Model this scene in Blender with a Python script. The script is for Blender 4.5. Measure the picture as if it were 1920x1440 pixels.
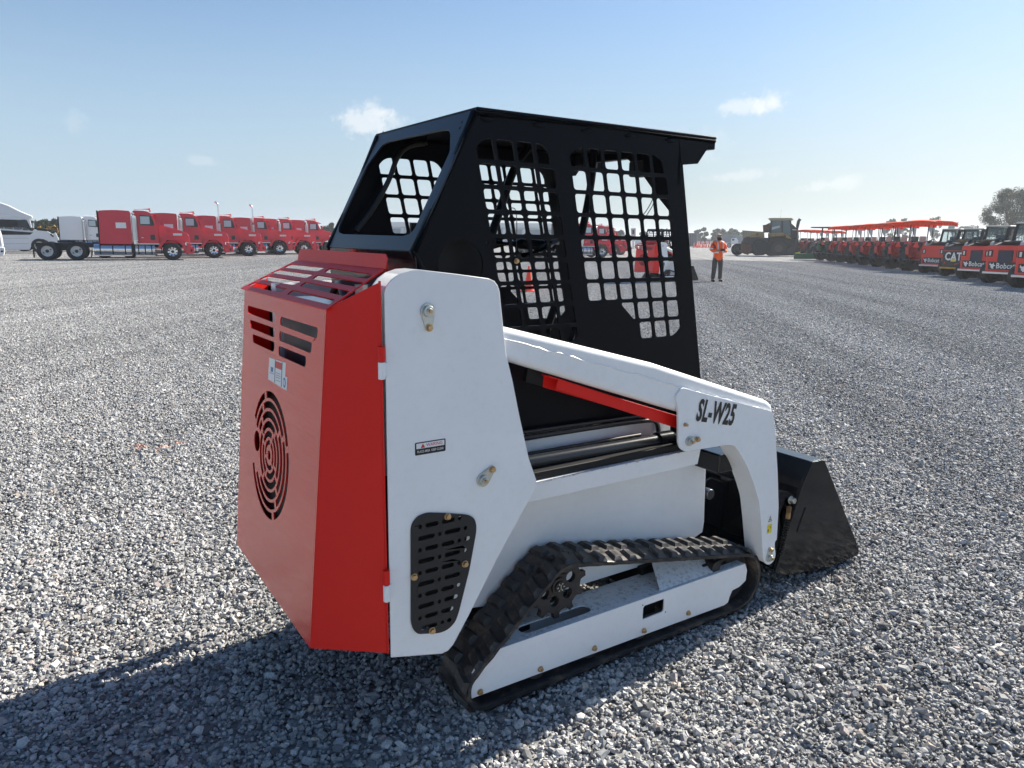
import bpy, bmesh, math, random
from math import sin, cos, pi, radians, sqrt, atan2
from mathutils import Vector, Matrix, noise
from mathutils.geometry import tessellate_polygon
random.seed(7)
for o in list(bpy.data.objects): bpy.data.objects.remove(o)
SC = bpy.context.scene
COL = SC.collection
V = Vector

# ---------------------------------------------------------------- camera
F = 1369.461
CF = V((0.54396989, 0.81579691, -0.19639795)); CR = V((0.83338693, -0.55253357, 0.0131479)); CU = V((0.09779044, 0.17082755, 0.98043612))
CP = V((-0.75589232, -1.73554529, 1.5))
cam = bpy.data.cameras.new('camera'); camo = bpy.data.objects.new('camera', cam); COL.objects.link(camo)
camo.matrix_world = Matrix(((CR.x, CU.x, -CF.x, CP.x), (CR.y, CU.y, -CF.y, CP.y), (CR.z, CU.z, -CF.z, CP.z), (0, 0, 0, 1)))
cam.sensor_width = 36; cam.sensor_fit = 'HORIZONTAL'; cam.lens = 36 * F / 1920
cam.clip_start = 0.05; cam.clip_end = 5000
SC.camera = camo

# ---------------------------------------------------------------- light and sky
SUNV = V((1.45, 0.17, 1.0)).normalized()
EL = math.asin(SUNV.z); AZ = atan2(SUNV.x, SUNV.y)
sun = bpy.data.lights.new('sun', 'SUN'); suno = bpy.data.objects.new('sun', sun); COL.objects.link(suno)
sun.energy = 5.0; sun.angle = radians(0.5); sun.color = (1.0, 0.93, 0.82)
suno.rotation_euler = SUNV.to_track_quat('Z', 'Y').to_euler()
suno.location = (0, 0, 50)
W = bpy.data.worlds.new('World'); SC.world = W; W.use_nodes = True
SC.view_settings.view_transform = 'Standard'; SC.view_settings.look = 'None'
SC.view_settings.exposure = 1.12; SC.view_settings.gamma = 1; SC.view_settings.use_curve_mapping = False

def raydir(px, py):
    return (CF + CR * ((px - 960) / F) + CU * ((720 - py) / F))
def at(px, py, ax, val):
    "point on the plane x / y / z = val that the photograph shows at this pixel"
    d = raydir(px, py); k = 'xyz'.index(ax)
    return CP + d * ((val - CP[k]) / d[k])
def onplane(px, py, P0, n):
    d = raydir(px, py); return CP + d * ((P0 - CP).dot(n) / d.dot(n))

def world_nodes():
    nt = W.node_tree; N = nt.nodes; L = nt.links; N.clear()
    out = N.new('ShaderNodeOutputWorld'); bg = N.new('ShaderNodeBackground')
    sky = N.new('ShaderNodeTexSky'); sky.sky_type = 'NISHITA'; sky.sun_disc = False
    sky.sun_elevation = EL; sky.sun_rotation = AZ; sky.air_density = 1.0; sky.dust_density = 0.4; sky.ozone_density = 1.5; sky.altitude = 300
    bg.inputs[1].default_value = 0.115
    tc = N.new('ShaderNodeTexCoord')
    nz = N.new('ShaderNodeTexNoise'); nz.inputs['Scale'].default_value = 60; nz.inputs['Detail'].default_value = 6; nz.inputs['Roughness'].default_value = .62
    L.new(tc.outputs['Generated'], nz.inputs['Vector'])
    # blue of the clear sky, whitening into haze towards the horizon and towards the sun
    tn = N.new('ShaderNodeVectorMath'); tn.operation = 'MULTIPLY'; L.new(sky.outputs[0], tn.inputs[0]); tn.inputs[1].default_value = (.42, .505, .565)
    sx = N.new('ShaderNodeSeparateXYZ'); L.new(tc.outputs['Generated'], sx.inputs[0])
    hz = N.new('ShaderNodeMapRange'); hz.interpolation_type = 'SMOOTHERSTEP'; L.new(sx.outputs[2], hz.inputs[0]); hz.inputs[1].default_value = -.12; hz.inputs[2].default_value = .46; hz.inputs[3].default_value = 1; hz.inputs[4].default_value = .0
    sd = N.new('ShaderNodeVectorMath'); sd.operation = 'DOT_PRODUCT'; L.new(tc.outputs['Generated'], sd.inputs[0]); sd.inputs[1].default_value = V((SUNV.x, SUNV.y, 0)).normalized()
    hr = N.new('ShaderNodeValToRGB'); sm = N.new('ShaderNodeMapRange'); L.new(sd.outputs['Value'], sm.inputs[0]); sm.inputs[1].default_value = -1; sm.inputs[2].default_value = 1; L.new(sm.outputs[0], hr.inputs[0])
    e = hr.color_ramp.elements; e[0].color = (.52, .62, .72, 1); e[1].color = (.66, .67, .66, 1); x = e.new(.62); x.color = (.43, .54, .645, 1); x = e.new(.9); x.color = (.46, .515, .53, 1)  # first stop, opposite the sun, raised as added fill for the white panels
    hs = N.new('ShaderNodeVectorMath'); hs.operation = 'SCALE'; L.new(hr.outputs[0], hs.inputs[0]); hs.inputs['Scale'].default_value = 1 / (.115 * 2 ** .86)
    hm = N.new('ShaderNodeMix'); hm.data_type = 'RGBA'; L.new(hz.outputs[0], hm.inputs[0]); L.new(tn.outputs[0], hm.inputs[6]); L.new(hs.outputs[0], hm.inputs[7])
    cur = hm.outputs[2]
    # px, py, half width, half height (px), strength
    for (px, py, hw, hh, st) in [(690, 228, 50, 30, .50), (735, 226, 34, 16, .30), (1395, 200, 54, 16, .42), (1440, 192, 28, 20, .40), (1560, 345, 50, 12, .3), (1385, 330, 60, 10, .25), (140, 228, 14, 20, .12), (385, 302, 30, 9, .16), (1310, 275, 60, 30, .12)]:
        c = raydir(px, py).normalized(); u = CR; v = CU
        su = F / hw; sv = F / hh
        sub = N.new('ShaderNodeVectorMath'); sub.operation = 'SUBTRACT'; L.new(tc.outputs['Generated'], sub.inputs[0]); sub.inputs[1].default_value = c
        du = N.new('ShaderNodeVectorMath'); du.operation = 'DOT_PRODUCT'; L.new(sub.outputs[0], du.inputs[0]); du.inputs[1].default_value = u * su
        dv = N.new('ShaderNodeVectorMath'); dv.operation = 'DOT_PRODUCT'; L.new(sub.outputs[0], dv.inputs[0]); dv.inputs[1].default_value = v * sv
        dw = N.new('ShaderNodeVectorMath'); dw.operation = 'DOT_PRODUCT'; L.new(sub.outputs[0], dw.inputs[0]); dw.inputs[1].default_value = c * 8
        cb = N.new('ShaderNodeCombineXYZ'); L.new(du.outputs['Value'], cb.inputs[0]); L.new(dv.outputs['Value'], cb.inputs[1]); L.new(dw.outputs['Value'], cb.inputs[2])
        ln = N.new('ShaderNodeVectorMath'); ln.operation = 'LENGTH'; L.new(cb.outputs[0], ln.inputs[0])
        m = N.new('ShaderNodeMath'); m.operation = 'MULTIPLY_ADD'; L.new(nz.outputs[0], m.inputs[0]); m.inputs[1].default_value = 2.6; m.inputs[2].default_value = -1.3
        s = N.new('ShaderNodeMath'); s.operation = 'ADD'; L.new(ln.outputs['Value'], s.inputs[0]); L.new(m.outputs[0], s.inputs[1])
        mr = N.new('ShaderNodeMapRange'); mr.interpolation_type = 'SMOOTHSTEP'; L.new(s.outputs[0], mr.inputs[0]); mr.inputs[1].default_value = 1.15; mr.inputs[2].default_value = .25; mr.inputs[3].default_value = 0; mr.inputs[4].default_value = st
        mx = N.new('ShaderNodeMix'); mx.data_type = 'RGBA'; L.new(mr.outputs[0], mx.inputs[0]); L.new(cur, mx.inputs[6]); mx.inputs[7].default_value = (4.4, 4.35, 4.3, 1)
        cur = mx.outputs[2]
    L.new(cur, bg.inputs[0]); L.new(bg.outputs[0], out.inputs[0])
world_nodes()

# ---------------------------------------------------------------- materials
MATS = {}
def mat(name, col, rough=.5, metal=0, bump=0, bscale=50, var=0, vscale=5, coat=0, dirt=None, dscale=8, damt=0, stretch=None, spec=None, bdetail=4):
    if name in MATS: return MATS[name]
    m = bpy.data.materials.new(name); m.use_nodes = True; nt = m.node_tree; N = nt.nodes; L = nt.links
    b = N['Principled BSDF']; c4 = (*col, 1)
    b.inputs['Base Color'].default_value = c4; b.inputs['Roughness'].default_value = rough; b.inputs['Metallic'].default_value = metal
    if coat: b.inputs['Coat Weight'].default_value = coat; b.inputs['Coat Roughness'].default_value = .08
    if spec is not None: b.inputs['Specular IOR Level'].default_value = spec
    tc = N.new('ShaderNodeTexCoord'); src = tc.outputs['Object']
    if stretch:
        mp = N.new('ShaderNodeMapping'); mp.inputs['Scale'].default_value = stretch; L.new(src, mp.inputs[0]); ssrc = mp.outputs[0]
    else: ssrc = src
    cur = None
    if var:
        n = N.new('ShaderNodeTexNoise'); n.inputs['Scale'].default_value = vscale; n.inputs['Detail'].default_value = 5; L.new(src, n.inputs['Vector'])
        mr = N.new('ShaderNodeMapRange'); L.new(n.outputs[0], mr.inputs[0]); mr.inputs[1].default_value = .25; mr.inputs[2].default_value = .75; mr.inputs[3].default_value = 1 - var; mr.inputs[4].default_value = 1 + var
        mx = N.new('ShaderNodeVectorMath'); mx.operation = 'SCALE'; mx.inputs[0].default_value = col; L.new(mr.outputs[0], mx.inputs['Scale']); cur = mx.outputs[0]
    if dirt:
        n = N.new('ShaderNodeTexNoise'); n.inputs['Scale'].default_value = dscale; n.inputs['Detail'].default_value = 9; n.inputs['Roughness'].default_value = .7; L.new(src, n.inputs['Vector'])
        mr = N.new('ShaderNodeMapRange'); L.new(n.outputs[0], mr.inputs[0]); mr.inputs[1].default_value = .5; mr.inputs[2].default_value = .68; mr.inputs[3].default_value = 0; mr.inputs[4].default_value = damt
        mx = N.new('ShaderNodeMix'); mx.data_type = 'RGBA'; L.new(mr.outputs[0], mx.inputs[0]); mx.inputs[6].default_value = c4; mx.inputs[7].default_value = (*dirt, 1)
        if cur: L.new(cur, mx.inputs[6])
        cur = mx.outputs[2]
        ad = N.new('ShaderNodeMath'); ad.operation = 'MULTIPLY_ADD'; L.new(mr.outputs[0], ad.inputs[0]); ad.inputs[1].default_value = .6; ad.inputs[2].default_value = rough; L.new(ad.outputs[0], b.inputs['Roughness'])
    if cur: L.new(cur, b.inputs['Base Color'])
    if bump:
        n = N.new('ShaderNodeTexNoise'); n.inputs['Scale'].default_value = bscale; n.inputs['Detail'].default_value = bdetail; L.new(ssrc, n.inputs['Vector'])
        bp = N.new('ShaderNodeBump'); bp.inputs['Strength'].default_value = 1; bp.inputs['Distance'].default_value = bump; L.new(n.outputs[0], bp.inputs['Height']); L.new(bp.outputs[0], b.inputs['Normal'])
    MATS[name] = m; return m
WHITE = mat('white_paint', (.84, .85, .86), .38, var=.045, vscale=3, bump=.0012, bscale=9, coat=.15, dirt=(.50, .46, .40), dscale=38, damt=.09, bdetail=5)
WHITED = mat('white_paint_dusty', (.80, .81, .82), .45, var=.05, vscale=4, dirt=(.22, .19, .15), dscale=55, damt=.75, bump=.0004, bscale=60)
RED = mat('red_paint', (.72, .018, .012), .27, var=.05, vscale=3, bump=.0032, bscale=9, coat=.22, stretch=(1, .45, 3.2), bdetail=3)
REDS = mat('red_paint_smooth', (.72, .012, .008), .42, var=.05, vscale=4, bump=.0003, bscale=60, spec=.28)
BLACK = mat('black_paint', (.006, .007, .010), .24, bump=.0002, bscale=140, dirt=(.03, .03, .03), dscale=90, damt=.05, spec=.08)
BLACKF = mat('black_satin_paint', (.008, .011, .018), .30, bump=.0002, bscale=120, spec=.6)
BLACKG = mat('black_gloss_paint', (.008, .009, .011), .12, bump=.0008, bscale=12, bdetail=2, dirt=(.03, .03, .03), dscale=30, damt=.05, spec=.4)
COVER = mat('black_cover_plate', (.020, .021, .023), .38, bump=.0004, bscale=30, var=.2, vscale=15, spec=.4)
BLACKM = mat('black_matt', (.010, .010, .011), .55, var=.2, vscale=10, spec=.3)
RUBBER = mat('track_rubber', (.016, .016, .018), .45, var=.35, vscale=25, dirt=(.17, .13, .10), dscale=14, damt=.75, bump=.002, bscale=60)
RUBBERB = mat('hose_rubber', (.012, .012, .013), .35)
TYRE = mat('tyre_rubber', (.022, .022, .023), .7, dirt=(.10, .09, .08), dscale=6, damt=.35)
LUGM = mat('tyre_lug_rubber', (.05, .05, .05), .6)
ZINC = mat('zinc_plate', (.55, .57, .55), .38, 1, var=.15, vscale=60, bump=.0005, bscale=120)
BRASS = mat('yellow_zinc_bolt', (.58, .40, .22), .4, 1, var=.2, vscale=80)
STEEL = mat('steel', (.55, .56, .58), .3, 1, var=.1, vscale=20)
CHROME = mat('polished_metal', (.75, .76, .78), .14, 1)
RIM = mat('white_rim_paint', (.72, .72, .72), .4, var=.06, vscale=8)
IRON = mat('cast_iron_black', (.02, .02, .022), .45, dirt=(.14, .08, .05), dscale=40, damt=.5, bump=.001, bscale=80)
CYL = mat('dark_cylinder_paint', (.018, .021, .025), .22, bump=.0002, bscale=30)
DECALW = mat('decal_white', (.8, .8, .8), .4)
DECALR = mat('decal_red', (.6, .02, .02), .4)
DECALK = mat('decal_black', (.012, .012, .012), .35)
DECALY = mat('decal_yellow', (.75, .62, .02), .4)
DECALB = mat('decal_blue', (.02, .16, .35), .4)
TRED = mat('truck_red', (.62, .006, .035), .25, coat=.5, var=.04, vscale=1)
TWHITE = mat('truck_white', (.78, .79, .8), .35, coat=.3)
FRAMEK = mat('chassis_black', (.015, .015, .016), .5)
ORANGEC = mat('canopy_orange', (.85, .075, .02), .6)
TRACRED = mat('tractor_red', (.50, .02, .015), .35, coat=.2)
BOBRED = mat('loader_red_door', (.74, .04, .025), .45)
YEL = mat('machine_yellow', (.62, .33, .03), .45, dirt=(.1, .07, .04), dscale=1.5, damt=.6)
OLIVE = mat('faded_yellow_brown', (.30, .20, .07), .55, dirt=(.08, .05, .03), dscale=2, damt=.7)
RUST = mat('rusty_steel', (.16, .06, .035), .7, var=.3, vscale=3)
GREEN = mat('implement_green', (.02, .12, .04), .45)
HIVIS = mat('hivis_orange', (1.0, .13, .01), .7)
REFL = mat('reflective_tape', (.75, .75, .75), .35)
TROUS = mat('dark_trousers', (.075, .073, .066), .9)
SKIN = mat('skin', (.35, .18, .12), .6)
CONE = mat('cone_orange', (.85, .06, .02), .5)
BARK = mat('bark', (.10, .08, .06), .9)
def glass_mat():
    m = bpy.data.materials.new('window_glass'); m.use_nodes = True; b = m.node_tree.nodes['Principled BSDF']
    b.inputs['Base Color'].default_value = (.55, .63, .62, 1); b.inputs['Roughness'].default_value = .03; b.inputs['Transmission Weight'].default_value = .85; b.inputs['IOR'].default_value = 1.1
    return m
GLASS = glass_mat()
def cloth_mat(name, col, tr_=.45):
    m = bpy.data.materials.new(name); m.use_nodes = True; nt = m.node_tree; N = nt.nodes; L = nt.links; b = N['Principled BSDF']; b.inputs['Base Color'].default_value = (*col, 1); b.inputs['Roughness'].default_value = .7
    tl_ = N.new('ShaderNodeBsdfTranslucent'); tl_.inputs[0].default_value = (*col, 1); mx = N.new('ShaderNodeMixShader'); mx.inputs[0].default_value = tr_; L.new(b.outputs[0], mx.inputs[1]); L.new(tl_.outputs[0], mx.inputs[2]); L.new(mx.outputs[0], N['Material Output'].inputs[0]); return m
CANVAS = cloth_mat('orange_canvas', (.95, .10, .02))
DGLASS = mat('dark_window_glass', (.02, .03, .035), .06)
def leafmat(name, c1, c2):
    m = bpy.data.materials.new(name); m.use_nodes = True; nt = m.node_tree; N = nt.nodes; L = nt.links; b = N['Principled BSDF']; b.inputs['Roughness'].default_value = .6
    g = N.new('ShaderNodeNewGeometry'); mx = N.new('ShaderNodeMix'); mx.data_type = 'RGBA'; L.new(g.outputs['Random Per Island'], mx.inputs[0]); mx.inputs[6].default_value = (*c1, 1); mx.inputs[7].default_value = (*c2, 1); L.new(mx.outputs[2], b.inputs['Base Color'])
    return m
LEAF = leafmat('leaves', (.025, .042, .018), (.075, .095, .035))

# ---------------------------------------------------------------- builders
MIR = [False]; YM = .575; YMM = [.575]
def tag(o, label=None, cat=None, group=None, kind=None):
    if label: o['label'] = label
    if cat: o['category'] = cat
    if group: o['group'] = group
    if kind: o['kind'] = kind
    return o
def empty(name, loc=(0, 0, 0), rz=0):
    o = bpy.data.objects.new(name, None); COL.objects.link(o); o.location = loc; o.rotation_euler = (0, 0, rz); o.empty_display_size = .3; return o
def link(name, bm, m, parent=None, smooth=None, bev=0, seg=2):
    if MIR[0]:
        for v in bm.verts: v.co.y = 2 * YMM[0] - v.co.y
        bmesh.ops.reverse_faces(bm, faces=bm.faces[:])
    me = bpy.data.meshes.new(name); bm.to_mesh(me); bm.free()
    for mm in (m if isinstance(m, (list, tuple)) else [m]): me.materials.append(mm)
    o = bpy.data.objects.new(name, me); COL.objects.link(o)
    if parent: o.parent = parent
    if smooth or bev:
        me.shade_smooth(); me.set_sharp_from_angle(angle=radians(smooth or 35))
    if bev:
        b = o.modifiers.new('b', 'BEVEL'); b.width = bev; b.segments = seg; b.limit_method = 'ANGLE'; b.angle_limit = radians(38); b.harden_normals = True
    return o
def a_box(bm, c, s, R=None, mi=0):
    vs = []
    for x in (-.5, .5):
        for y in (-.5, .5):
            for z in (-.5, .5):
                p = V((x * s[0], y * s[1], z * s[2]));
                if R: p = R @ p
                vs.append(bm.verts.new(p + V(c)))
    for f in [(0, 1, 3, 2), (4, 6, 7, 5), (0, 4, 5, 1), (2, 3, 7, 6), (0, 2, 6, 4), (1, 5, 7, 3)]:
        bm.faces.new([vs[i] for i in f]).material_index = mi
def box(name, x0, x1, y0, y1, z0, z1, m, parent=None, bev=.0, **k):
    bm = bmesh.new(); a_box(bm, ((x0 + x1) / 2, (y0 + y1) / 2, (z0 + z1) / 2), (abs(x1 - x0), abs(y1 - y0), abs(z1 - z0)))
    return link(name, bm, m, parent, bev=bev, **k)
def basis(d):
    d = d.normalized(); a = V((0, 0, 1)) if abs(d.z) < .9 else V((1, 0, 0)); u = d.cross(a).normalized(); return u, u.cross(d)
def a_cyl(bm, p0, p1, r0, r1=None, n=16, cap=True, mi=0):
    p0 = V(p0); p1 = V(p1); r1 = r0 if r1 is None else r1; u, v = basis(p1 - p0)
    A = [bm.verts.new(p0 + (u * cos(2 * pi * i / n) + v * sin(2 * pi * i / n)) * r0) for i in range(n)]
    B = [bm.verts.new(p1 + (u * cos(2 * pi * i / n) + v * sin(2 * pi * i / n)) * r1) for i in range(n)]
    for i in range(n): bm.faces.new((A[i], B[i], B[(i + 1) % n], A[(i + 1) % n])).material_index = mi
    if cap: bm.faces.new(A).material_index = mi; bm.faces.new(B[::-1]).material_index = mi
def cyl(name, p0, p1, r, m, parent=None, r1=None, n=20, bev=0):
    bm = bmesh.new(); a_cyl(bm, p0, p1, r, r1, n); return link(name, bm, m, parent, smooth=50, bev=bev)
def a_tube(bm, pts, r, n=8, closed=False):
    pts = [V(p) for p in pts]; rings = []; N = len(pts); pu = None
    for i, p in enumerate(pts):
        a = pts[i - 1] if (i or closed) else p; b = pts[(i + 1) % N] if (i < N - 1 or closed) else p
        d = (b - a).normalized(); u, v = basis(d)
        if pu is not None: u = (pu - d * pu.dot(d)).normalized(); v = d.cross(u)
        pu = u; rr = r[i] if isinstance(r, (list, tuple)) else r
        rings.append([bm.verts.new(p + (u * cos(2 * pi * k / n) + v * sin(2 * pi * k / n)) * rr) for k in range(n)])
    for i in range(N if closed else N - 1):
        A = rings[i]; B = rings[(i + 1) % N]
        for k in range(n): bm.faces.new((A[k], A[(k + 1) % n], B[(k + 1) % n], B[k]))
    if not closed: bm.faces.new(rings[0][::-1]); bm.faces.new(rings[-1])
def smoothpath(pts, k=6):
    pts = [V(p) for p in pts]; out = []
    for i in range(len(pts) - 1):
        p0 = pts[max(i - 1, 0)]; p1 = pts[i]; p2 = pts[i + 1]; p3 = pts[min(i + 2, len(pts) - 1)]
        for j in range(k):
            t = j / k; out.append(.5 * ((2 * p1) + (p2 - p0) * t + (2 * p0 - 5 * p1 + 4 * p2 - p3) * t * t + (3 * p1 - p0 - 3 * p2 + p3) * t ** 3))
    out.append(pts[-1]); return out
def tube(name, pts, r, m, parent=None, n=8, sm=False):
    bm = bmesh.new(); a_tube(bm, smoothpath(pts) if sm else pts, r, n); return link(name, bm, m, parent, smooth=60)
def rnd(pts, r, n=4):
    out = []; N = len(pts)
    for i in range(N):
        p = V(pts[i]); a = V(pts[i - 1]); b = V(pts[(i + 1) % N]); rr = r[i] if isinstance(r, (list, tuple)) else r
        if rr <= 0: out.append(p); continue
        da = a - p; db = b - p; t = min(rr, da.length * .45, db.length * .45); pa = p + da.normalized() * t; pb = p + db.normalized() * t
        for j in range(n + 1):
            s = j / n; out.append((pa.lerp(p, s)).lerp(p.lerp(pb, s), s))
    return out
def area2(p): return sum(p[i - 1][0] * p[i][1] - p[i][0] * p[i - 1][1] for i in range(len(p))) / 2
def a_slab(bm, o, u, v, pts, holes, t, outer=True):
    "flat plate with holes: outline in (u, v), from the plane through o to t along u x v"
    o = V(o); u = V(u); v = V(v); n = u.cross(v).normalized()
    loops = [list(pts)] + [list(h) for h in holes]
    if area2(loops[0]) < 0: loops[0].reverse()
    for h in loops[1:]:
        if area2(h) > 0: h.reverse()
    flat = [p for l in loops for p in l]
    tris = tessellate_polygon([[V((p[0], p[1], 0)) for p in l] for l in loops])
    A = [bm.verts.new(o + u * p[0] + v * p[1]) for p in flat]; B = [bm.verts.new(o + u * p[0] + v * p[1] + n * t) for p in flat]
    for a, b, c in tris:
        pa, pb, pc = flat[a], flat[b], flat[c]
        if (pb[0] - pa[0]) * (pc[1] - pa[1]) - (pb[1] - pa[1]) * (pc[0] - pa[0]) < 0: b, c = c, b
        try: bm.faces.new((B[a], B[b], B[c])); bm.faces.new((A[c], A[b], A[a]))
        except ValueError: pass
    k = 0
    for li, l in enumerate(loops):
        m = len(l)
        if li or outer:
            for i in range(m):
                a = k + i; b = k + (i + 1) % m; bm.faces.new((A[a], A[b], B[b], B[a]))
        k += m
def join_flat(bm): bmesh.ops.dissolve_limit(bm, angle_limit=.0005, verts=bm.verts[:], edges=bm.edges[:])
def side(name, xz, Y, t, m, parent, holes=(), bev=.0012, **k):
    "plate in the x-z plane, outer face at Y, thickness t away from the camera"
    bm = bmesh.new(); a_slab(bm, (0, Y + t, 0), (1, 0, 0), (0, 0, 1), xz, holes, t)
    if not holes: join_flat(bm)
    return link(name, bm, m, parent, bev=bev, **k)
def slab3(name, pts, t, m, parent, holes=(), bev=.0012, up=None, **k):
    "plate through coplanar 3-D points; thickness goes away from 'up' (default: away from the camera)"
    P0 = V(pts[0]); n = None
    for i in range(1, len(pts) - 1):
        c = (V(pts[i]) - P0).cross(V(pts[i + 1]) - P0)
        if c.length > 1e-7 and (n is None or c.length > n.length): n = c
    n.normalize()
    if n.dot(V(up) if up else (CP - P0)) < 0: n = -n
    u = basis(n)[0]; v = n.cross(u)
    pr = lambda p: ((V(p) - P0).dot(u), (V(p) - P0).dot(v))
    bm = bmesh.new(); a_slab(bm, P0 - n * t, u, v, [pr(p) for p in pts], [[pr(p) for p in h] for h in holes], t)
    if not holes: join_flat(bm)
    return link(name, bm, m, parent, bev=bev, **k)
def tr(Y, *pp): return [(lambda q: (q.x, q.z))(at(x, y, 'y', Y)) for x, y in pp]
def circ(cx, cy, r, n=24, a0=0): return [(cx + r * cos(a0 + 2 * pi * i / n), cy + r * sin(a0 + 2 * pi * i / n)) for i in range(n)]
def capsule(cx, cy, w, h, n=6):
    r = h / 2; a = w / 2 - r
    return [(cx + a + r * cos(t), cy + r * sin(t)) for t in [-pi / 2 + pi * i / n for i in range(n + 1)]] + [(cx - a + r * cos(t), cy + r * sin(t)) for t in [pi / 2 + pi * i / n for i in range(n + 1)]]
def text(name, body, o, u, v, h, m, parent, sx=1, shear=0, bold=0, depth=.0006, align='CENTER'):
    cu = bpy.data.curves.new('t', 'FONT'); cu.body = body; cu.size = 1; cu.align_x = align; cu.align_y = 'CENTER'; cu.shear = shear; cu.offset = bold; cu.extrude = .5; cu.resolution_u = 3; cu.space_character = 1.0 + bold * 2.5
    to = bpy.data.objects.new('t', cu); COL.objects.link(to); dg = bpy.context.evaluated_depsgraph_get(); me = bpy.data.meshes.new_from_object(to.evaluated_get(dg)); bpy.data.objects.remove(to)
    o = V(o); u = V(u).normalized(); v = V(v).normalized(); n = u.cross(v)
    for q in me.vertices: q.co = o + u * (q.co.x * h * sx) + v * (q.co.y * h) + n * ((q.co.z + .5) * depth)
    me.materials.clear(); me.materials.append(m); me.name = name
    ob = bpy.data.objects.new(name, me); COL.objects.link(ob); ob.parent = parent; return ob
CH = {}
def kids(o): return [c for c in bpy.data.objects if c.parent == o]
def copy_tree(o, skip=(), index=None):
    if index is None:
        index = {}
        for c in bpy.data.objects:
            if c.parent: index.setdefault(c.parent.name, []).append(c)
    def rec(s, par):
        c = s.copy(); COL.objects.link(c)
        if par: c.parent = par
        for k in index.get(s.name, []):
            if k.name.split('.')[0] not in skip: rec(k, c)
        return c
    return rec(o, None)
def hexbolt(parent, p, d, r=.009, m=BRASS, l=.008, washer=True, name='bolt'):
    bm = bmesh.new(); p = V(p); d = V(d).normalized()
    if washer: a_cyl(bm, p, p + d * .0025, r * 1.25, n=14)
    a_cyl(bm, p + d * .002, p + d * (.002 + l), r, r * .93, n=6)
    return link(name, bm, m, parent, bev=.0008)

# ---------------------------------------------------------------- ground
def ground():
    m = bpy.data.materials.new('gravel_ground'); m.use_nodes = True; nt = m.node_tree; N = nt.nodes; L = nt.links; b = N['Principled BSDF']; b.inputs['Roughness'].default_value = .9; b.inputs['Specular IOR Level'].default_value = .2
    tc = N.new('ShaderNodeTexCoord'); P = tc.outputs['Object']
    vo = N.new('ShaderNodeTexVoronoi'); vo.inputs['Scale'].default_value = 34; L.new(P, vo.inputs['Vector'])
    vo2 = N.new('ShaderNodeTexVoronoi'); vo2.inputs['Scale'].default_value = 7; vo2.inputs['Randomness'].default_value = 1; L.new(P, vo2.inputs['Vector'])
    sp = N.new('ShaderNodeSeparateColor'); L.new(vo.outputs['Color'], sp.inputs[0])
    sp2 = N.new('ShaderNodeSeparateColor'); L.new(vo2.outputs['Color'], sp2.inputs[0])
    rp = N.new('ShaderNodeValToRGB'); L.new(sp.outputs[0], rp.inputs[0]); e = rp.color_ramp.elements
    e[0].color = (.15, .15, .15, 1); e[1].color = (.41, .41, .40, 1); x = e.new(.5); x.color = (.27, .27, .268, 1)
    nz = N.new('ShaderNodeTexNoise'); nz.inputs['Scale'].default_value = .35; nz.inputs['Detail'].default_value = 8; nz.inputs['Roughness'].default_value = .65
    mp = N.new('ShaderNodeMapping'); mp.vector_type = 'TEXTURE'; mp.inputs['Rotation'].default_value = (0, 0, radians(50)); mp.inputs['Scale'].default_value = (9, .42, 1); L.new(P, mp.inputs[0]); L.new(mp.outputs[0], nz.inputs['Vector'])
    mr = N.new('ShaderNodeMapRange'); L.new(nz.outputs[0], mr.inputs[0]); mr.inputs[1].default_value = .3; mr.inputs[2].default_value = .7; mr.inputs[3].default_value = .76; mr.inputs[4].default_value = 1.24
    m2 = N.new('ShaderNodeMapRange'); L.new(sp2.outputs[0], m2.inputs[0]); m2.inputs[3].default_value = .84; m2.inputs[4].default_value = 1.16
    mm = N.new('ShaderNodeMath'); mm.operation = 'MULTIPLY'; L.new(mr.outputs[0], mm.inputs[0]); L.new(m2.outputs[0], mm.inputs[1])
    sc = N.new('ShaderNodeVectorMath'); sc.operation = 'SCALE'; L.new(rp.outputs[0], sc.inputs[0]); L.new(mm.outputs[0], sc.inputs['Scale']); L.new(sc.outputs[0], b.inputs['Base Color'])
    bp = N.new('ShaderNodeBump'); bp.inputs['Distance'].default_value = .02; bp.inputs['Strength'].default_value = 1; bp.invert = True; L.new(vo.outputs['Distance'], bp.inputs['Height'])
    bp2 = N.new('ShaderNodeBump'); bp2.inputs['Distance'].default_value = .06; L.new(vo2.outputs['Distance'], bp2.inputs['Height']); L.new(bp.outputs[0], bp2.inputs['Normal']); L.new(bp2.outputs[0], b.inputs['Normal'])
    bm = bmesh.new()
    xs = [-1500, -600, -100, -30, -10, 0, 10, 30, 60, 100, 200, 600, 1500]
    g = [[bm.verts.new((x, y, -.009)) for y in xs] for x in xs]
    for i in range(len(xs) - 1):
        for j in range(len(xs) - 1): bm.faces.new((g[i][j], g[i + 1][j], g[i + 1][j + 1], g[i][j + 1]))
    tag(link('ground', bm, m), 'flat yard of grey crushed gravel reaching to the horizon', kind='structure')
ground()

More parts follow.
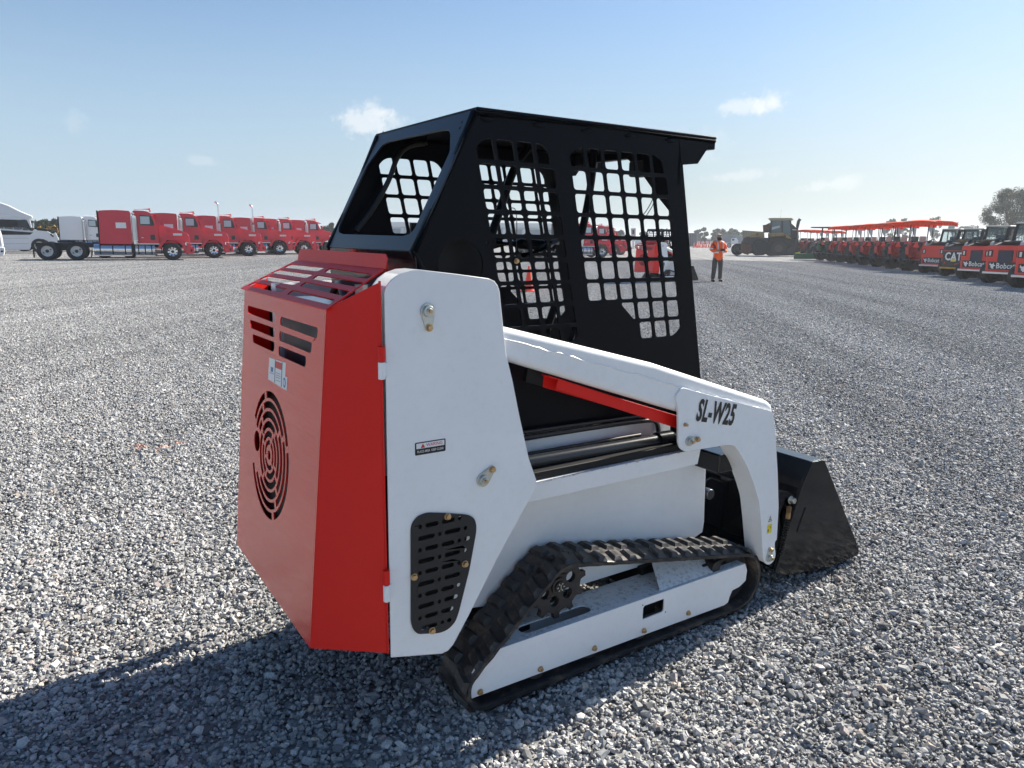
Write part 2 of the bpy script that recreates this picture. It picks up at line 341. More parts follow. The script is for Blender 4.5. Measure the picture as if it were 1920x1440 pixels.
def stone_patches():
    sm = bpy.data.materials.new('crushed_stone'); sm.use_nodes = True; nt = sm.node_tree; N = nt.nodes; L = nt.links; b = N['Principled BSDF']; b.inputs['Roughness'].default_value = .85; b.inputs['Specular IOR Level'].default_value = .3
    g = N.new('ShaderNodeNewGeometry'); rp = N.new('ShaderNodeValToRGB'); L.new(g.outputs['Random Per Island'], rp.inputs[0]); e = rp.color_ramp.elements
    e[0].color = (.10, .10, .10, 1); e[1].color = (.50, .44, .37, 1)
    for p, c in ((.15, (.23, .23, .232)), (.35, (.31, .31, .31)), (.6, (.39, .39, .387)), (.82, (.46, .458, .45)), (.93, (.54, .535, .52)), (.96, (.36, .31, .29))): x = e.new(p); x.color = (*c, 1)
    nz = N.new('ShaderNodeTexNoise'); nz.inputs['Scale'].default_value = 160; nz.inputs['Detail'].default_value = 4; tc = N.new('ShaderNodeTexCoord'); L.new(tc.outputs['Object'], nz.inputs['Vector'])
    mr = N.new('ShaderNodeMapRange'); L.new(nz.outputs[0], mr.inputs[0]); mr.inputs[1].default_value = .3; mr.inputs[2].default_value = .7; mr.inputs[3].default_value = .8; mr.inputs[4].default_value = 1.2
    sc = N.new('ShaderNodeVectorMath'); sc.operation = 'SCALE'; L.new(rp.outputs[0], sc.inputs[0]); L.new(mr.outputs[0], sc.inputs['Scale'])
    wn = N.new('ShaderNodeTexNoise'); wn.inputs['Scale'].default_value = .35; wn.inputs['Detail'].default_value = 7; wn.inputs['Roughness'].default_value = .6
    mp = N.new('ShaderNodeMapping'); mp.vector_type = 'TEXTURE'; mp.inputs['Rotation'].default_value = (0, 0, radians(50)); mp.inputs['Scale'].default_value = (9, .42, 1); L.new(g.outputs['Position'], mp.inputs[0]); L.new(mp.outputs[0], wn.inputs['Vector'])
    m3 = N.new('ShaderNodeMapRange'); L.new(wn.outputs[0], m3.inputs[0]); m3.inputs[1].default_value = .3; m3.inputs[2].default_value = .7; m3.inputs[3].default_value = .76; m3.inputs[4].default_value = 1.24
    s2 = N.new('ShaderNodeVectorMath'); s2.operation = 'SCALE'; L.new(sc.outputs[0], s2.inputs[0]); L.new(m3.outputs[0], s2.inputs['Scale']); cur = s2.outputs[0]
    # faded orange marking paint sprayed on the stones, dry straw-coloured bits
    for (px, py, r, colr, th) in ((262, 836, .17, (.60, .20, .10), .61), (305, 840, .15, (.60, .20, .10), .63), (335, 830, .10, (.62, .16, .06), .58), (125, 826, .05, (.42, .28, .12), .5), (310, 862, .05, (.5, .36, .16), .5), (30, 932, .04, (.5, .38, .18), .5), (210, 935, .06, (.2, .13, .08), .5)):
        c = at(px, py, 'z', 0)
        sb = N.new('ShaderNodeVectorMath'); sb.operation = 'SUBTRACT'; L.new(g.outputs['Position'], sb.inputs[0]); sb.inputs[1].default_value = c
        m_ = N.new('ShaderNodeMapping'); m_.inputs['Scale'].default_value = (1, 1, .2); L.new(sb.outputs[0], m_.inputs[0])
        ln = N.new('ShaderNodeVectorMath'); ln.operation = 'LENGTH'; L.new(m_.outputs[0], ln.inputs[0])
        n3 = N.new('ShaderNodeTexNoise'); n3.inputs['Scale'].default_value = 14; L.new(g.outputs['Position'], n3.inputs['Vector'])
        a = N.new('ShaderNodeMapRange'); L.new(ln.outputs['Value'], a.inputs[0]); a.inputs[1].default_value = 0; a.inputs[2].default_value = r; a.inputs[3].default_value = .35; a.inputs[4].default_value = -.35
        ad = N.new('ShaderNodeMath'); L.new(a.outputs[0], ad.inputs[0]); L.new(n3.outputs[0], ad.inputs[1])
        st = N.new('ShaderNodeMapRange'); L.new(ad.outputs[0], st.inputs[0]); st.inputs[1].default_value = th; st.inputs[2].default_value = th + .08; st.inputs[3].default_value = 0; st.inputs[4].default_value = .42
        mx = N.new('ShaderNodeMix'); mx.data_type = 'RGBA'; L.new(st.outputs[0], mx.inputs[0]); L.new(cur, mx.inputs[6]); mx.inputs[7].default_value = (*colr, 1); cur = mx.outputs[2]
    L.new(cur, b.inputs['Base Color'])
    ico = bmesh.new(); bmesh.ops.create_icosphere(ico, subdivisions=1, radius=1); iv = [v.co.copy() for v in ico.verts]; ifc = [[v.index for v in f.verts] for f in ico.faces]; ico.free()
    cvert = [V(c) for c in [(-1, -1, -1), (1, -1, -1), (1, 1, -1), (-1, 1, -1), (-.8, -.7, 1), (.7, -.8, 1), (.8, .6, 1), (-.7, .8, 1)]]; cf = [(0, 3, 2, 1), (4, 5, 6, 7), (0, 1, 5, 4), (1, 2, 6, 5), (2, 3, 7, 6), (3, 0, 4, 7)]
    col = bpy.data.collections.new('stone_patches'); T = .6; R = random.Random(3)
    for k in range(7):
        vs = []; fs = []
        n = 2200
        for i in range(n):
            s = R.choice((.0036, .0045, .0056, .0068, .0082, .0096)) * R.uniform(.8, 1.2)
            if R.random() < .02: s = R.uniform(.013, .019)
            c = V((R.uniform(-T / 2, T / 2), R.uniform(-T / 2, T / 2), R.uniform(-.009, .001) + s * .25))
            q = Matrix.Rotation(R.uniform(0, 6.28), 3, 'Z') @ Matrix.Rotation(R.gauss(0, .45), 3, 'X') @ Matrix.Rotation(R.gauss(0, .45), 3, 'Y')
            sc3 = V((s * R.uniform(.9, 1.55), s * R.uniform(.75, 1.15), s * R.uniform(.5, .85))); b0 = len(vs)
            if R.random() < .35:
                for p in iv: vs.append(c + q @ V((p.x * sc3.x * R.uniform(.78, 1.18), p.y * sc3.y * R.uniform(.78, 1.18), p.z * sc3.z * R.uniform(.75, 1.2))))
                fs += [[b0 + a for a in f] for f in ifc]
            else:
                for p in cvert: vs.append(c + q @ V((p.x * sc3.x * R.uniform(.45, .95), p.y * sc3.y * R.uniform(.45, .95), p.z * sc3.z * R.uniform(.45, .9))))
                fs += [[b0 + a for a in f] for f in cf]
        me = bpy.data.meshes.new('stones'); me.from_pydata(vs, [], fs); me.materials.append(sm)
        o = bpy.data.objects.new('stones', me); col.objects.link(o)
    # points, one per tile inside the view out to 34 m
    pts = []; t = T * .9
    for i in range(-16, 112):
        for j in range(-12, 112):
            x = i * t; y = j * t; d = V((x, y, 0)) - CP; z = d.dot(CF); 
            if z < -1.6: continue
            h = sqrt(x * x + y * y)
            if h > 58: continue
            if abs(d.dot(CR)) > max(z, 0) * .74 + 2.4: continue
            pts.append((x + R.uniform(-.02, .02), y + R.uniform(-.02, .02), R.uniform(-.002, .002)))
    me = bpy.data.meshes.new('gravel'); me.from_pydata(pts, [], [])
    o = bpy.data.objects.new('gravel', me); COL.objects.link(o)
    ng = bpy.data.node_groups.new('scatter', 'GeometryNodeTree'); ng.interface.new_socket('Geometry', in_out='INPUT', socket_type='NodeSocketGeometry'); ng.interface.new_socket('Geometry', in_out='OUTPUT', socket_type='NodeSocketGeometry')
    N = ng.nodes; L = ng.links; gi = N.new('NodeGroupInput'); go = N.new('NodeGroupOutput'); ip = N.new('GeometryNodeInstanceOnPoints'); ci = N.new('GeometryNodeCollectionInfo'); ci.inputs[0].default_value = col; ci.inputs[1].default_value = True; ci.inputs[2].default_value = True
    rv = N.new('FunctionNodeRandomValue'); rv.data_type = 'INT'; rv.inputs[4].default_value = 0; rv.inputs[5].default_value = 3
    rk = N.new('FunctionNodeRandomValue'); rk.data_type = 'INT'; rk.inputs[4].default_value = 0; rk.inputs[5].default_value = 100; rk.inputs[8].default_value = 5
    mu = N.new('ShaderNodeMath'); mu.operation = 'MULTIPLY'; mu.inputs[1].default_value = pi / 2; cx = N.new('ShaderNodeCombineXYZ')
    L.new(rv.outputs[2], mu.inputs[0]); L.new(mu.outputs[0], cx.inputs[2]); L.new(gi.outputs[0], ip.inputs['Points']); L.new(ci.outputs[0], ip.inputs['Instance']); ip.inputs['Pick Instance'].default_value = True; L.new(rk.outputs[2], ip.inputs['Instance Index']); L.new(cx.outputs[0], ip.inputs['Rotation']); L.new(ip.outputs[0], go.inputs[0])
    md = o.modifiers.new('scatter', 'NODES'); md.node_group = ng
    tag(o, 'loose grey crushed stones covering the yard around the loader', kind='stuff')
stone_patches()

# ---------------------------------------------------------------- the compact track loader
LD = empty('compact_track_loader', (0.7, YM, 0))
tag(LD, 'large white and red compact track loader with black mesh cab in the foreground', 'track loader', 'compact track loaders of the same model')
def loader():
    parts0 = set(bpy.data.objects)
    L = None
    # --- sheet metal hood at the back
    A = V((-.094, .149, 1.309)); B = V((-.178, .149, .347)); n = V((-(A.z - B.z), 0, (A.x - B.x))).normalized()
    c7 = lambda x, y: (430 + x / 4.8, 450 + y / 4.8)
    rp = lambda x, y: onplane(*c7(x, y), A, n)
    far = lambda p: V((p.x, 2 * YM - p.y, p.z))
    holes = []
    for q in [((165, 588), (420, 660), (412, 750), (165, 655)), ((185, 715), (412, 795), (405, 880), (190, 790)), ((208, 845), (410, 920), (400, 1010), (212, 922)), ((462, 688), (798, 790), (790, 890), (455, 765)), ((450, 818), (745, 925), (735, 1022), (450, 905)), ((443, 950), (692, 1050), (685, 1148), (443, 1040))]:
        holes.append(rnd([rp(*p) for p in q], .018, 4))
    sd = (A - B).normalized(); fc = onplane(512, 860, A, n); fc.y = .575 + .045
    def pol(r, a): return fc + V((0, -1, 0)) * (r * cos(a)) + sd * (r * sin(a))
    for k, (ri, ro) in enumerate([(.188, .211), (.155, .178), (.122, .145), (.090, .112), (.060, .080), (.034, .050)]):
        ns = 4 if k < 5 else 3
        for s in range(ns):
            a0 = .35 + k * .22 + s * 2 * pi / ns + .035; a1 = a0 + 2 * pi / ns - .07 - .02 / ri * .3
            m_ = [a0 + (a1 - a0) * i / 10 for i in range(11)]
            mid = (a0 + a1) / 2
            if ri > .1 and any(abs(((a - pi + pi) % (2 * pi)) - pi) < .033 / ri + .1 and ri > .12 for a in m_):
                # leave room for the round hole on the far side
                g = [a for a in m_ if abs(((a) % (2 * pi)) - pi) > .04 / ri + .12]
                runs = []; cur = []
                for a in m_:
                    if a in g: cur.append(a)
                    elif cur: runs.append(cur); cur = []
                if cur: runs.append(cur)
            else: runs = [m_]
            for r_ in runs:
                if len(r_) < 3: continue
                holes.append([pol(ro, a) for a in r_] + [pol(ri, a) for a in r_[::-1]])
    holes.append([pol(.016, 2 * pi * i / 12) for i in range(12)])
    ch = fc + V((0, .150, 0)) + sd * .012
    holes.append([ch + V((0, -1, 0)) * (.036 * cos(a)) + sd * (.036 * sin(a)) for a in [2 * pi * i / 18 for i in range(18)]])
    hood = slab3('rear_door', [A, far(A), far(B), B], .004, RED, L, holes, bev=.001)
    dec = lambda x, y: onplane(x, y, A - n * -0.0, n)
    # top grille panel with raised flange
    C = V((.106, .227, 1.414)); n2 = V((-(C.z - A.z), 0, (C.x - A.x))).normalized(); A2 = A + V((0, 0, .004)); A2.y = .149
    tp = lambda x, y: onplane(*c7(x, y), A2, n2)
    th = []
    MT = .578; mt = lambda p: V((p.x, 2 * MT - p.y, p.z))
    for q in [((905, 250), (1300, 305), (1245, 350), (850, 290)), ((795, 312), (1210, 378), (1165, 425), (740, 350)), ((685, 375), (1085, 455), (1035, 505), (630, 415)), ((570, 448), (955, 535), (905, 582), (515, 490))]:
        h = [tp(*p) for p in q]; th.append(rnd(h, .013, 3)); th.append(rnd([mt(p) for p in h], .013, 3))
    pr_ = tp(868, 626); pf_ = tp(1388, 262)
    slab3('top_grille', [pr_, mt(pr_), mt(pf_), pf_], .004, REDS, L, th, up=(0, 0, 1))
    C2 = pf_
    fl = V((C2.x + .003, C2.y - .006, C2.z)); ft = V((C2.x + .012, C2.y - .006, C2.z + .042))
    slab3('flange', [fl, far(fl)] + [far(ft) + V((0, -.0, -.012)), far(ft) + V((0, -.018, 0)), ft + V((0, .018, 0)), ft + V((0, 0, -.012))], .003, REDS, L, up=(-1, 0, .1))
    # hood sides, one on each flank
    for mflag in (False, True):
        MIR[0] = mflag; YMM[0] = .525
        hy = -.098 if mflag else -.001; a4 = [A + V((.002, hy, 0)), B + V((.002, hy, 0)), V((-.004, .010, .347)), V((-.004, .010, 1.34 if mflag else 1.383))]
        bm = bmesh.new(); G = 12
        gr_ = [[[bm.verts.new((a4[0].lerp(a4[3], i / G)).lerp(a4[1].lerp(a4[2], i / G), j / G) + V(o_)) for j in range(G + 1)] for i in range(G + 1)] for o_ in ((0, 0, 0), (.0015, .004, 0))]
        for q_ in gr_:
            for i in range(G):
                for j in range(G): bm.faces.new((q_[i][j], q_[i + 1][j], q_[i + 1][j + 1], q_[i][j + 1]))
        for i in range(G):
            for (ia, ja, ib, jb) in ((i, 0, i + 1, 0), (i, G, i + 1, G), (0, i, 0, i + 1), (G, i, G, i + 1)): bm.faces.new((gr_[0][ia][ja], gr_[0][ib][jb], gr_[1][ib][jb], gr_[1][ia][ja]))
        bmesh.ops.recalc_face_normals(bm, faces=bm.faces[:]); link('hood_side', bm, REDS, L, smooth=30)
        box('hood_lip', -.0045, .0, .004, .0105, .347, 1.34 if mflag else 1.388, REDS, L)
        # tower: side plate with box behind it
        pl = tr(0, (721, 549), (725, 537), (734, 525), (749, 514), (769, 507), (787, 505.6), (858, 514), (916, 522), (927.5, 527), (933.5, 535), (937, 546), (939, 567), (949, 662), (961, 712), (974, 778), (992, 860), (1005.6, 899), (1006, 912), (1000, 924.5), (987.5, 947), (933, 1046), (879, 1154.5), (850, 1209), (840.5, 1220), (828, 1226), (733.5, 1233.4))
        if mflag: pl = [(x, min(z, 1.315 + .002 * i)) for i, (x, z) in enumerate(pl)]; pl = [p for i, p in enumerate(pl) if i == 0 or (V(p) - V(pl[i - 1])).length > .004]
        gr = [(700 + x / 3.131, 800 + y / 3.131) for x, y in [(217, 600), (225, 565), (255, 525), (310, 502), (430, 505), (555, 515), (590, 535), (602, 575), (600, 620), (560, 840), (500, 1080), (480, 1140), (440, 1185), (390, 1208), (260, 1215), (235, 1195), (218, 1150)]]
        g2 = tr(0, *gr); cx = sum(p[0] for p in g2) / len(g2); cz = sum(p[1] for p in g2) / len(g2)
        inner = [(cx + (p[0] - cx) * .9, cz + (p[1] - cz) * .95) for p in g2]
        side('tower_plate', pl, 0, .006, WHITE, L, [inner], bev=.002)
        # wrapped rear edge and top band of the tower
        up = [p for p in pl if p[1] > .79]
        
        bm = bmesh.new(); w = .085
        pth = [(0.0, .337), (0.0, pl[0][1])] + pl[1:(5 if mflag else 11)] 
        vs = [[bm.verts.new((x, y, z)) for y in (.006, w)] for x, z in pth]
        for i in range(len(vs) - 1): bm.faces.new((vs[i][0], vs[i + 1][0], vs[i + 1][1], vs[i][1]))
        bmesh.ops.solidify(bm, geom=bm.faces[:], thickness=.005)
        bmesh.ops.recalc_face_normals(bm, faces=bm.faces[:])
        link('tower_band', bm, WHITE, L, smooth=50)
        side('tower_inner_plate', [(x, z) for x, z in pl if z > .84] + [(.0, .84)], w, .006, WHITE, L)
        # cooling grille cover
        hs = []
        zt = max(p[1] for p in g2); zb = min(p[1] for p in g2); rows = 10
        def edge(z):
            xs = []
            for i in range(len(g2)):
                a, b = g2[i - 1], g2[i]
                if (a[1] - z) * (b[1] - z) < 0: xs.append(a[0] + (b[0] - a[0]) * (z - a[1]) / (b[1] - a[1]))
            return min(xs), max(xs)
        for r in range(rows):
            z = zt - .038 - r * (zt - zb - .070) / (rows - 1); xl, xr = edge(z); x = xl + .022; x1 = xr - .018; hh = .0135; kx = r % 2
            pat = [.052, .012, .052, .012, .05] if kx else [.012, .042, .042, .012, .042, .012]
            for w_ in pat:
                if x + w_ > x1:
                    if x1 - x > .012: hs.append(capsule((x + x1) / 2, z, x1 - x, hh))
                    break
                hs.append(capsule(x + w_ / 2, z, max(w_, .0105), hh)); x += w_ + .010
        vp = side('vent_cover', [(v.x, v.y) for v in rnd(g2, .012, 3)], -.004, .003, COVER, L, hs, bev=.0006)
        for (x, y) in ((839, 968), (871.5, 1057), (776, 1081.5), (810, 1182)):
            p = at(x, y, 'y', -.004); hexbolt(L, p, (0, -1, 0), .0085)
        side('vent_dark_backing', [(cx + (p[0] - cx) * .97, cz + (p[1] - cz) * .985) for p in g2], .035, .004, BLACKM, L)  # dark sheet added behind the slots to stand in for interior shade
        # hinges
        for z0, z1 in ((1.137, 1.223), (.515, .607)):
            zm = z0 + (z1 - z0) * .52
            cyl('hinge_barrel', (-.008, -.008, zm + .001), (-.008, -.008, z1), .0095, REDS, L, bev=.0015)
            cyl('hinge_barrel', (-.008, -.008, z0), (-.008, -.008, zm), .0095, WHITE, L, bev=.0015)
            box('hinge_weld', .001, .012, -.003, .0, z0 + .006, zm - .004, WHITE, L, bev=.0012)
        # pin keepers: teardrop plate, pin end and bolt
        def keeper(c, b, Y, r=.021):
            c = V(c); b = V(b); dv = b - c; a = atan2(dv.y, dv.x); l = dv.length
            pts = [(c.x + r * cos(a + t), c.y + r * sin(a + t)) for t in [radians(75 + 210 * i / 14) for i in range(15)]] + [(b.x + r * .5 * cos(a + t), b.y + r * .5 * sin(a + t)) for t in [radians(-75 + 150 * i / 8) for i in range(9)]]
            k = side('pin_keeper', pts, Y - .006, .006, ZINC, L, bev=.0015)
            bm = bmesh.new(); a_cyl(bm, (c.x, Y - .004, c.y), (c.x, Y - .014, c.y), r * .72, n=24); a_cyl(bm, (c.x, Y - .0135, c.y), (c.x, Y - .018, c.y), r * .42, r * .40, n=16)
            link('pin', bm, ZINC, L, bev=.0012)
            cyl('grease_nipple', (c.x, Y - .017, c.y), (c.x, Y - .024, c.y), .005, BRASS, L, n=8)
            hexbolt(L, (b.x, Y - .006, b.y), (0, -1, 0), .0085)
        keeper(tr(0, (801, 583))[0], tr(0, (803, 614))[0], 0)
        keeper(tr(0, (905, 899))[0], tr(0, (921, 879))[0], 0)
        keeper(tr(0, (1292, 827))[0], tr(0, (1306, 823))[0], .001, .018)
        keeper(tr(0, (1442, 1045))[0], tr(0, (1443, 1030))[0], .001, .019)
        hexbolt(L, at(1284, 796, 'y', .001), (0, -1, 0), .006, l=.012)
        # lift arm
        wl = tr(.008, (946, 636), (1075, 670), (1211, 707), (1280, 727), (1370, 751), (1440, 769))
        tp_ = tr(.05, (946, 613), (1211, 678), (1425, 748))
        bot = tr(.008, (1270, 772), (952, 678))
        arm = [(.16, wl[0][1] + (wl[0][0] - .16) * .29 + .025)] + [tp_[0], tp_[1], tp_[2], (tp_[2][0] + .035, tp_[2][1] - .022), (tp_[2][0] + .045, .80), (1.5, .78), bot[0], bot[1], (.16, bot[1][1] + (bot[1][0] - .16) * .29)]
        side('lift_arm', rnd(arm, [0, 0, 0, .02, .02, 0, 0, 0, 0, 0]), .010, .078, WHITE, L, bev=.022, seg=5)
        R = random.Random(5); bd = []
        for i in range(len(wl) - 1):
            for j in range(10):
                t = j / 10; x = wl[i][0] + (wl[i + 1][0] - wl[i][0]) * t; z = wl[i][1] + (wl[i + 1][1] - wl[i][1]) * t
                bd.append((x, .010, z + R.uniform(-.0022, .0022)))
        tube('weld_bead', bd, [.0026 + R.uniform(-.0006, .001) for _ in bd], WHITE, L, n=6)
        leg = tr(0, (1268, 742), (1280, 727), (1370, 751), (1440, 769), (1450, 773), (1454.5, 812), (1458.6, 887), (1460.5, 950), (1457, 1012), (1453.5, 1016), (1453, 1026), (1455, 1040), (1452, 1051), (1445, 1058.5), (1438, 1059), (1432, 1050.5), (1430, 1026), (1428, 984), (1424, 942), (1415.5, 912), (1402, 875.5), (1385, 845), (1377, 835.5), (1365.5, 834), (1285, 847), (1277, 842), (1272.5, 831), (1272.5, 773))
        side('arm_front_plate', [(v.x, v.y) for v in rnd(leg, .012, 3)], .001, .009, WHITE, L, bev=.002)
        lg = [tr(0, p)[0] for p in [(1440, 772), (1451, 812), (1455, 887), (1456.5, 950), (1452, 1010), (1452, 1040), (1445, 1057), (1438, 1058), (1433, 1048), (1431, 1024), (1428, 984), (1424, 942), (1415.5, 912), (1402, 875.5), (1385, 845), (1377, 835.5), (1365.5, 834)]]
        side('arm_leg', [(v.x, v.y) for v in rnd(lg, .018, 3)], .0105, .085, WHITE, L, bev=.003)
        side('arm_pivot_lug', tr(.05, (1275, 785), (1300, 790), (1300, 835), (1278, 830)), .02, .06, BLACKM, L)
        # red arm stop (channel) and black bracket above it
        st = tr(.05, (1045, 709), (1272, 783), (1272, 804), (1040, 729))
        side('arm_stop', st, .045, .004, REDS, L)
        d = (V(st[1]) - V(st[0])).normalized(); nn = V((-d.y, d.x))
        slab3('arm_stop_flange', [V((st[0][0] - .035, .045, st[0][1] + .012)), V((st[1][0], .045, st[1][1] + .001)), V((st[1][0], .085, st[1][1] + .001)), V((st[0][0] - .035, .085, st[0][1] + .012))], .004, REDS, L, up=(0, 0, 1))
        side('arm_stop_web', tr(.085, (1020, 704), (1272, 780), (1272, 800), (1018, 726)), .085, .004, REDS, L)
        side('bracket', tr(.09, (990, 688), (1032, 700), (1030, 728), (985, 716)), .088, .02, BLACKM, L)
        # fender sill and lower body
        box('sill_top', .30, 1.282, .050, .212, .738, .743, WHITED, L, bev=.001)
        slab3('sill_fascia', [V((.40, .050, .741)), V((1.282, .050, .741)), V((1.277, .056, .680)), V((.40, .056, .680))], .004, WHITE, L, up=(0, -1, 0))
        bs = [(.25, .80), (.25, .30), (.64, .235), (1.29, .232), (1.515, .30), (1.521, .34), (1.51, .575), (1.47, .60), (1.29, .742), (1.29, .80)]
        side('body_side', bs, .216, .006, WHITE, L, bev=.002)
        box('sill_strip', .30, 1.23, .196, .210, .744, .835, WHITE, L, bev=.003)
        # hydraulic cylinder and lines on the sill
        cyl('lift_cylinder', (.42, .118, .790), (1.18, .118, .778), .023, CYL, L, n=28, bev=.002)
        cyl('cylinder_gland', (1.12, .118, .7795), (1.19, .118, .778), .030, BLACK, L, n=24, bev=.002)
        cyl('cylinder_rod', (1.19, .118, .778), (1.24, .07, .80), .016, STEEL, L)
        tube('hydraulic_line', [(.35, .165, .80), (1.02, .165, .795), (1.06, .165, .79), (1.075, .165, .765)], .008, RUBBERB, L, sm=True)
        tube('hydraulic_line', [(.35, .185, .852), (.9, .185, .845), (1.13, .185, .838), (1.18, .185, .825), (1.19, .18, .79)], .009, RUBBERB, L, sm=True)
        tube('hydraulic_line', [(.35, .19, .872), (.9, .19, .862), (1.14, .19, .855)], .006, RUBBERB, L, sm=True)
        box('cylinder_tray', .30, 1.24, .066, .19, .7435, .770, BLACKM, L, bev=.003)
        # --- track
        C1 = V((.668, .335)); C2_ = V((.350, .098)); C3 = V((1.555, .140)); r1, r2, r3 = .098, .073, .116
        def tang(P, ra, Q, rb):
            D = (Q - P).length; d = (Q - P) / D; k = (ra - rb) / D; nn = d * k + V((d.y, -d.x)) * sqrt(1 - k * k); return P + nn * ra, Q + nn * rb
        seq = [(C2_, r2), (C3, r3), (C1, r1)]; path = []
        for i in range(3):
            P, ra = seq[i]; Q, rb = seq[(i + 1) % 3]; S_, rc = seq[(i + 2) % 3]
            a, b = tang(P, ra, Q, rb); c, _ = tang(Q, rb, S_, rc)
            nseg = 40
            for j in range(nseg): path.append(a.lerp(b, j / nseg))
            a0 = atan2((b - Q).y, (b - Q).x); a1 = atan2((c - Q).y, (c - Q).x)
            while a1 < a0: a1 += 2 * pi
            for j in range(14): t = a0 + (a1 - a0) * j / 14; path.append(Q + V((cos(t), sin(t))) * rb)
        cum = [0]
        for i in range(len(path)): cum.append(cum[-1] + (path[(i + 1) % len(path)] - path[i]).length)
        tot = cum[-1]; nl = round(tot / .072)
        def pos(s):
            s %= tot
            for i in range(len(path)):
                if cum[i + 1] >= s:
                    a = path[i]; b = path[(i + 1) % len(path)]; d = (b - a).normalized(); return a + d * (s - cum[i]), d
        bm = bmesh.new(); NS = nl * 8; ring = []
        y0, y1 = .031, .211
        for i in range(NS):
            p, d = pos(tot * i / NS); nn = V((d.y, -d.x)); ph = abs(((i / 8) % 1) - .5) * 2; t0 = -.012; t1 = .008 + .001 * ph; e = .0035 * ph
            R4 = []
            for yy, tt in ((y0 + e, t0 + .004), (y0 + .012, t0), (y1 - .012, t0), (y1 - e, t0 + .004), (y1 - e, t1 - .004), (y1 - .010, t1), (y0 + .010, t1), (y0 + e, t1 - .004)):
                q = p + nn * tt; R4.append(bm.verts.new((q.x, yy, q.y)))
            ring.append(R4)
        for i in range(NS):
            a = ring[i]; b = ring[(i + 1) % NS]
            for k in range(8): bm.faces.new((a[k], a[(k + 1) % 8], b[(k + 1) % 8], b[k]))
        bmesh.ops.recalc_face_normals(bm, faces=bm.faces[:])
        belt = link('rubber_track', bm, RUBBER, L, smooth=45)
        # tread lugs: share two meshes
        for row, (ya, yb) in enumerate(((.033, .112), (.130, .209))):
            bmh = bmesh.new()
            sgn = 1 if row == 0 else -1
            def blk(ya, yb, xs, zt, xt):
                B4 = [(-.024 + xs, ya), (.018 + xs, ya), (.026 - xs, yb), (-.016 - xs, yb)]
                T4 = [(-.016 + xs + xt, ya + .012), (.008 + xs + xt, ya + .012), (.017 - xs, yb - .010), (-.008 - xs, yb - .010)]
                vb = [bmh.verts.new((x, y, -.002)) for x, y in B4]; vt = [bmh.verts.new((x, y, zt)) for x, y in T4]
                bmh.faces.new(vb[::-1]); bmh.faces.new(vt)
                for k in range(4): bmh.faces.new((vb[k], vb[(k + 1) % 4], vt[(k + 1) % 4], vt[k]))
            ym = (ya + yb) / 2
            blk(ya - ym, yb - ym, -.006 * sgn, .0125, .002)
            if MIR[0]:
                for v in bmh.verts: v.co.y *= -1
                bmesh.ops.reverse_faces(bmh, faces=bmh.faces[:])
            me = bpy.data.meshes.new('lug'); bmh.to_mesh(me); bmh.free(); me.materials.append(RUBBER)
            me.shade_smooth(); me.set_sharp_from_angle(angle=radians(25))
            yc = (2 * YMM[0] - ym) if MIR[0] else ym
            for i in range(nl):
                p, d = pos(tot * (i + (.5 if row else 0)) / nl); nn = V((d.y, -d.x)); q = p + nn * .009
                o = bpy.data.objects.new('lug', me); COL.objects.link(o); o.parent = belt
                o.matrix_local = Matrix(((d.x, 0, nn.x, q.x), (0, 1, 0, yc), (d.y, 0, nn.y, q.y), (0, 0, 0, 1))) if True else None
                # keep handedness: x = d, y = world y, z = outward normal
                z = V((nn.x, 0, nn.y)); x = V((d.x, 0, d.y)); y = z.cross(x)
                o.matrix_local = Matrix(((x.x, y.x, z.x, q.x), (x.y, y.y, z.y, yc), (x.z, y.z, z.z, q.y), (0, 0, 0, 1)))
        # sprocket
        pts = []; nt_ = 11
        for i in range(nt_):
            a = 2 * pi * i / nt_ + .12
            for da, rr in ((-.17, .100), (-.13, .103), (-.075, .122), (.075, .122), (.13, .103), (.17, .100)): pts.append((C1.x + rr * cos(a + da), C1.y + rr * sin(a + da)))
        hl = [circ(C1.x + .058 * cos(a), C1.y + .058 * sin(a), .0200, 14) for a in [2 * pi * i / 6 + .3 for i in range(6)]]
        spr = side('sprocket', pts, .100, .018, IRON, L, hl, bev=.002)
        bm = bmesh.new(); a_cyl(bm, (C1.x, .101, C1.y), (C1.x, .090, C1.y), .030, n=24); a_cyl(bm, (C1.x, .0905, C1.y), (C1.x, .084, C1.y), .020, n=24); link('hub', bm, IRON, spr, bev=.0015)
        bm = bmesh.new()
        for i in range(6): a = 2 * pi * i / 6; a_box(bm, (C1.x + .013 * cos(a), .083, C1.y + .013 * sin(a)), (.006, .003, .004), Matrix.Rotation(-a, 3, 'Y'))
        a_box(bm, (C1.x, .083, C1.y), (.003, .004, .018)); link('castle_nut', bm, ZINC, spr)
        bm = bmesh.new(); a_cyl(bm, (C1.x, .118, C1.y), (C1.x, .22, C1.y), .030, n=20); link('drive_motor', bm, BLACKM, L, smooth=50)
        for c, r in ((C2_, r2 - .006), (C3, r3 - .006)):
            bm = bmesh.new(); a_cyl(bm, (c.x, .085, c.y), (c.x, .10, c.y), r - .008, n=32); a_cyl(bm, (c.x, .145, c.y), (c.x, .16, c.y), r - .008, n=32); a_cyl(bm, (c.x, .07, c.y), (c.x, .17, c.y), .04, n=20); a_cyl(bm, (c.x, .0999, c.y), (c.x, .1451, c.y), r * .7, n=20)
            link('idler', bm, IRON, L, bev=.003)
        for x in (.557, .79, 1.027, 1.26):
            bm = bmesh.new(); a_cyl(bm, (x, .055, .083), (x, .095, .083), .040, n=20); a_cyl(bm, (x, .15, .083), (x, .19, .083), .040, n=20); a_cyl(bm, (x, .094, .083), (x, .151, .083), .02, n=12); link('roller', bm, IRON, L, bev=.003)
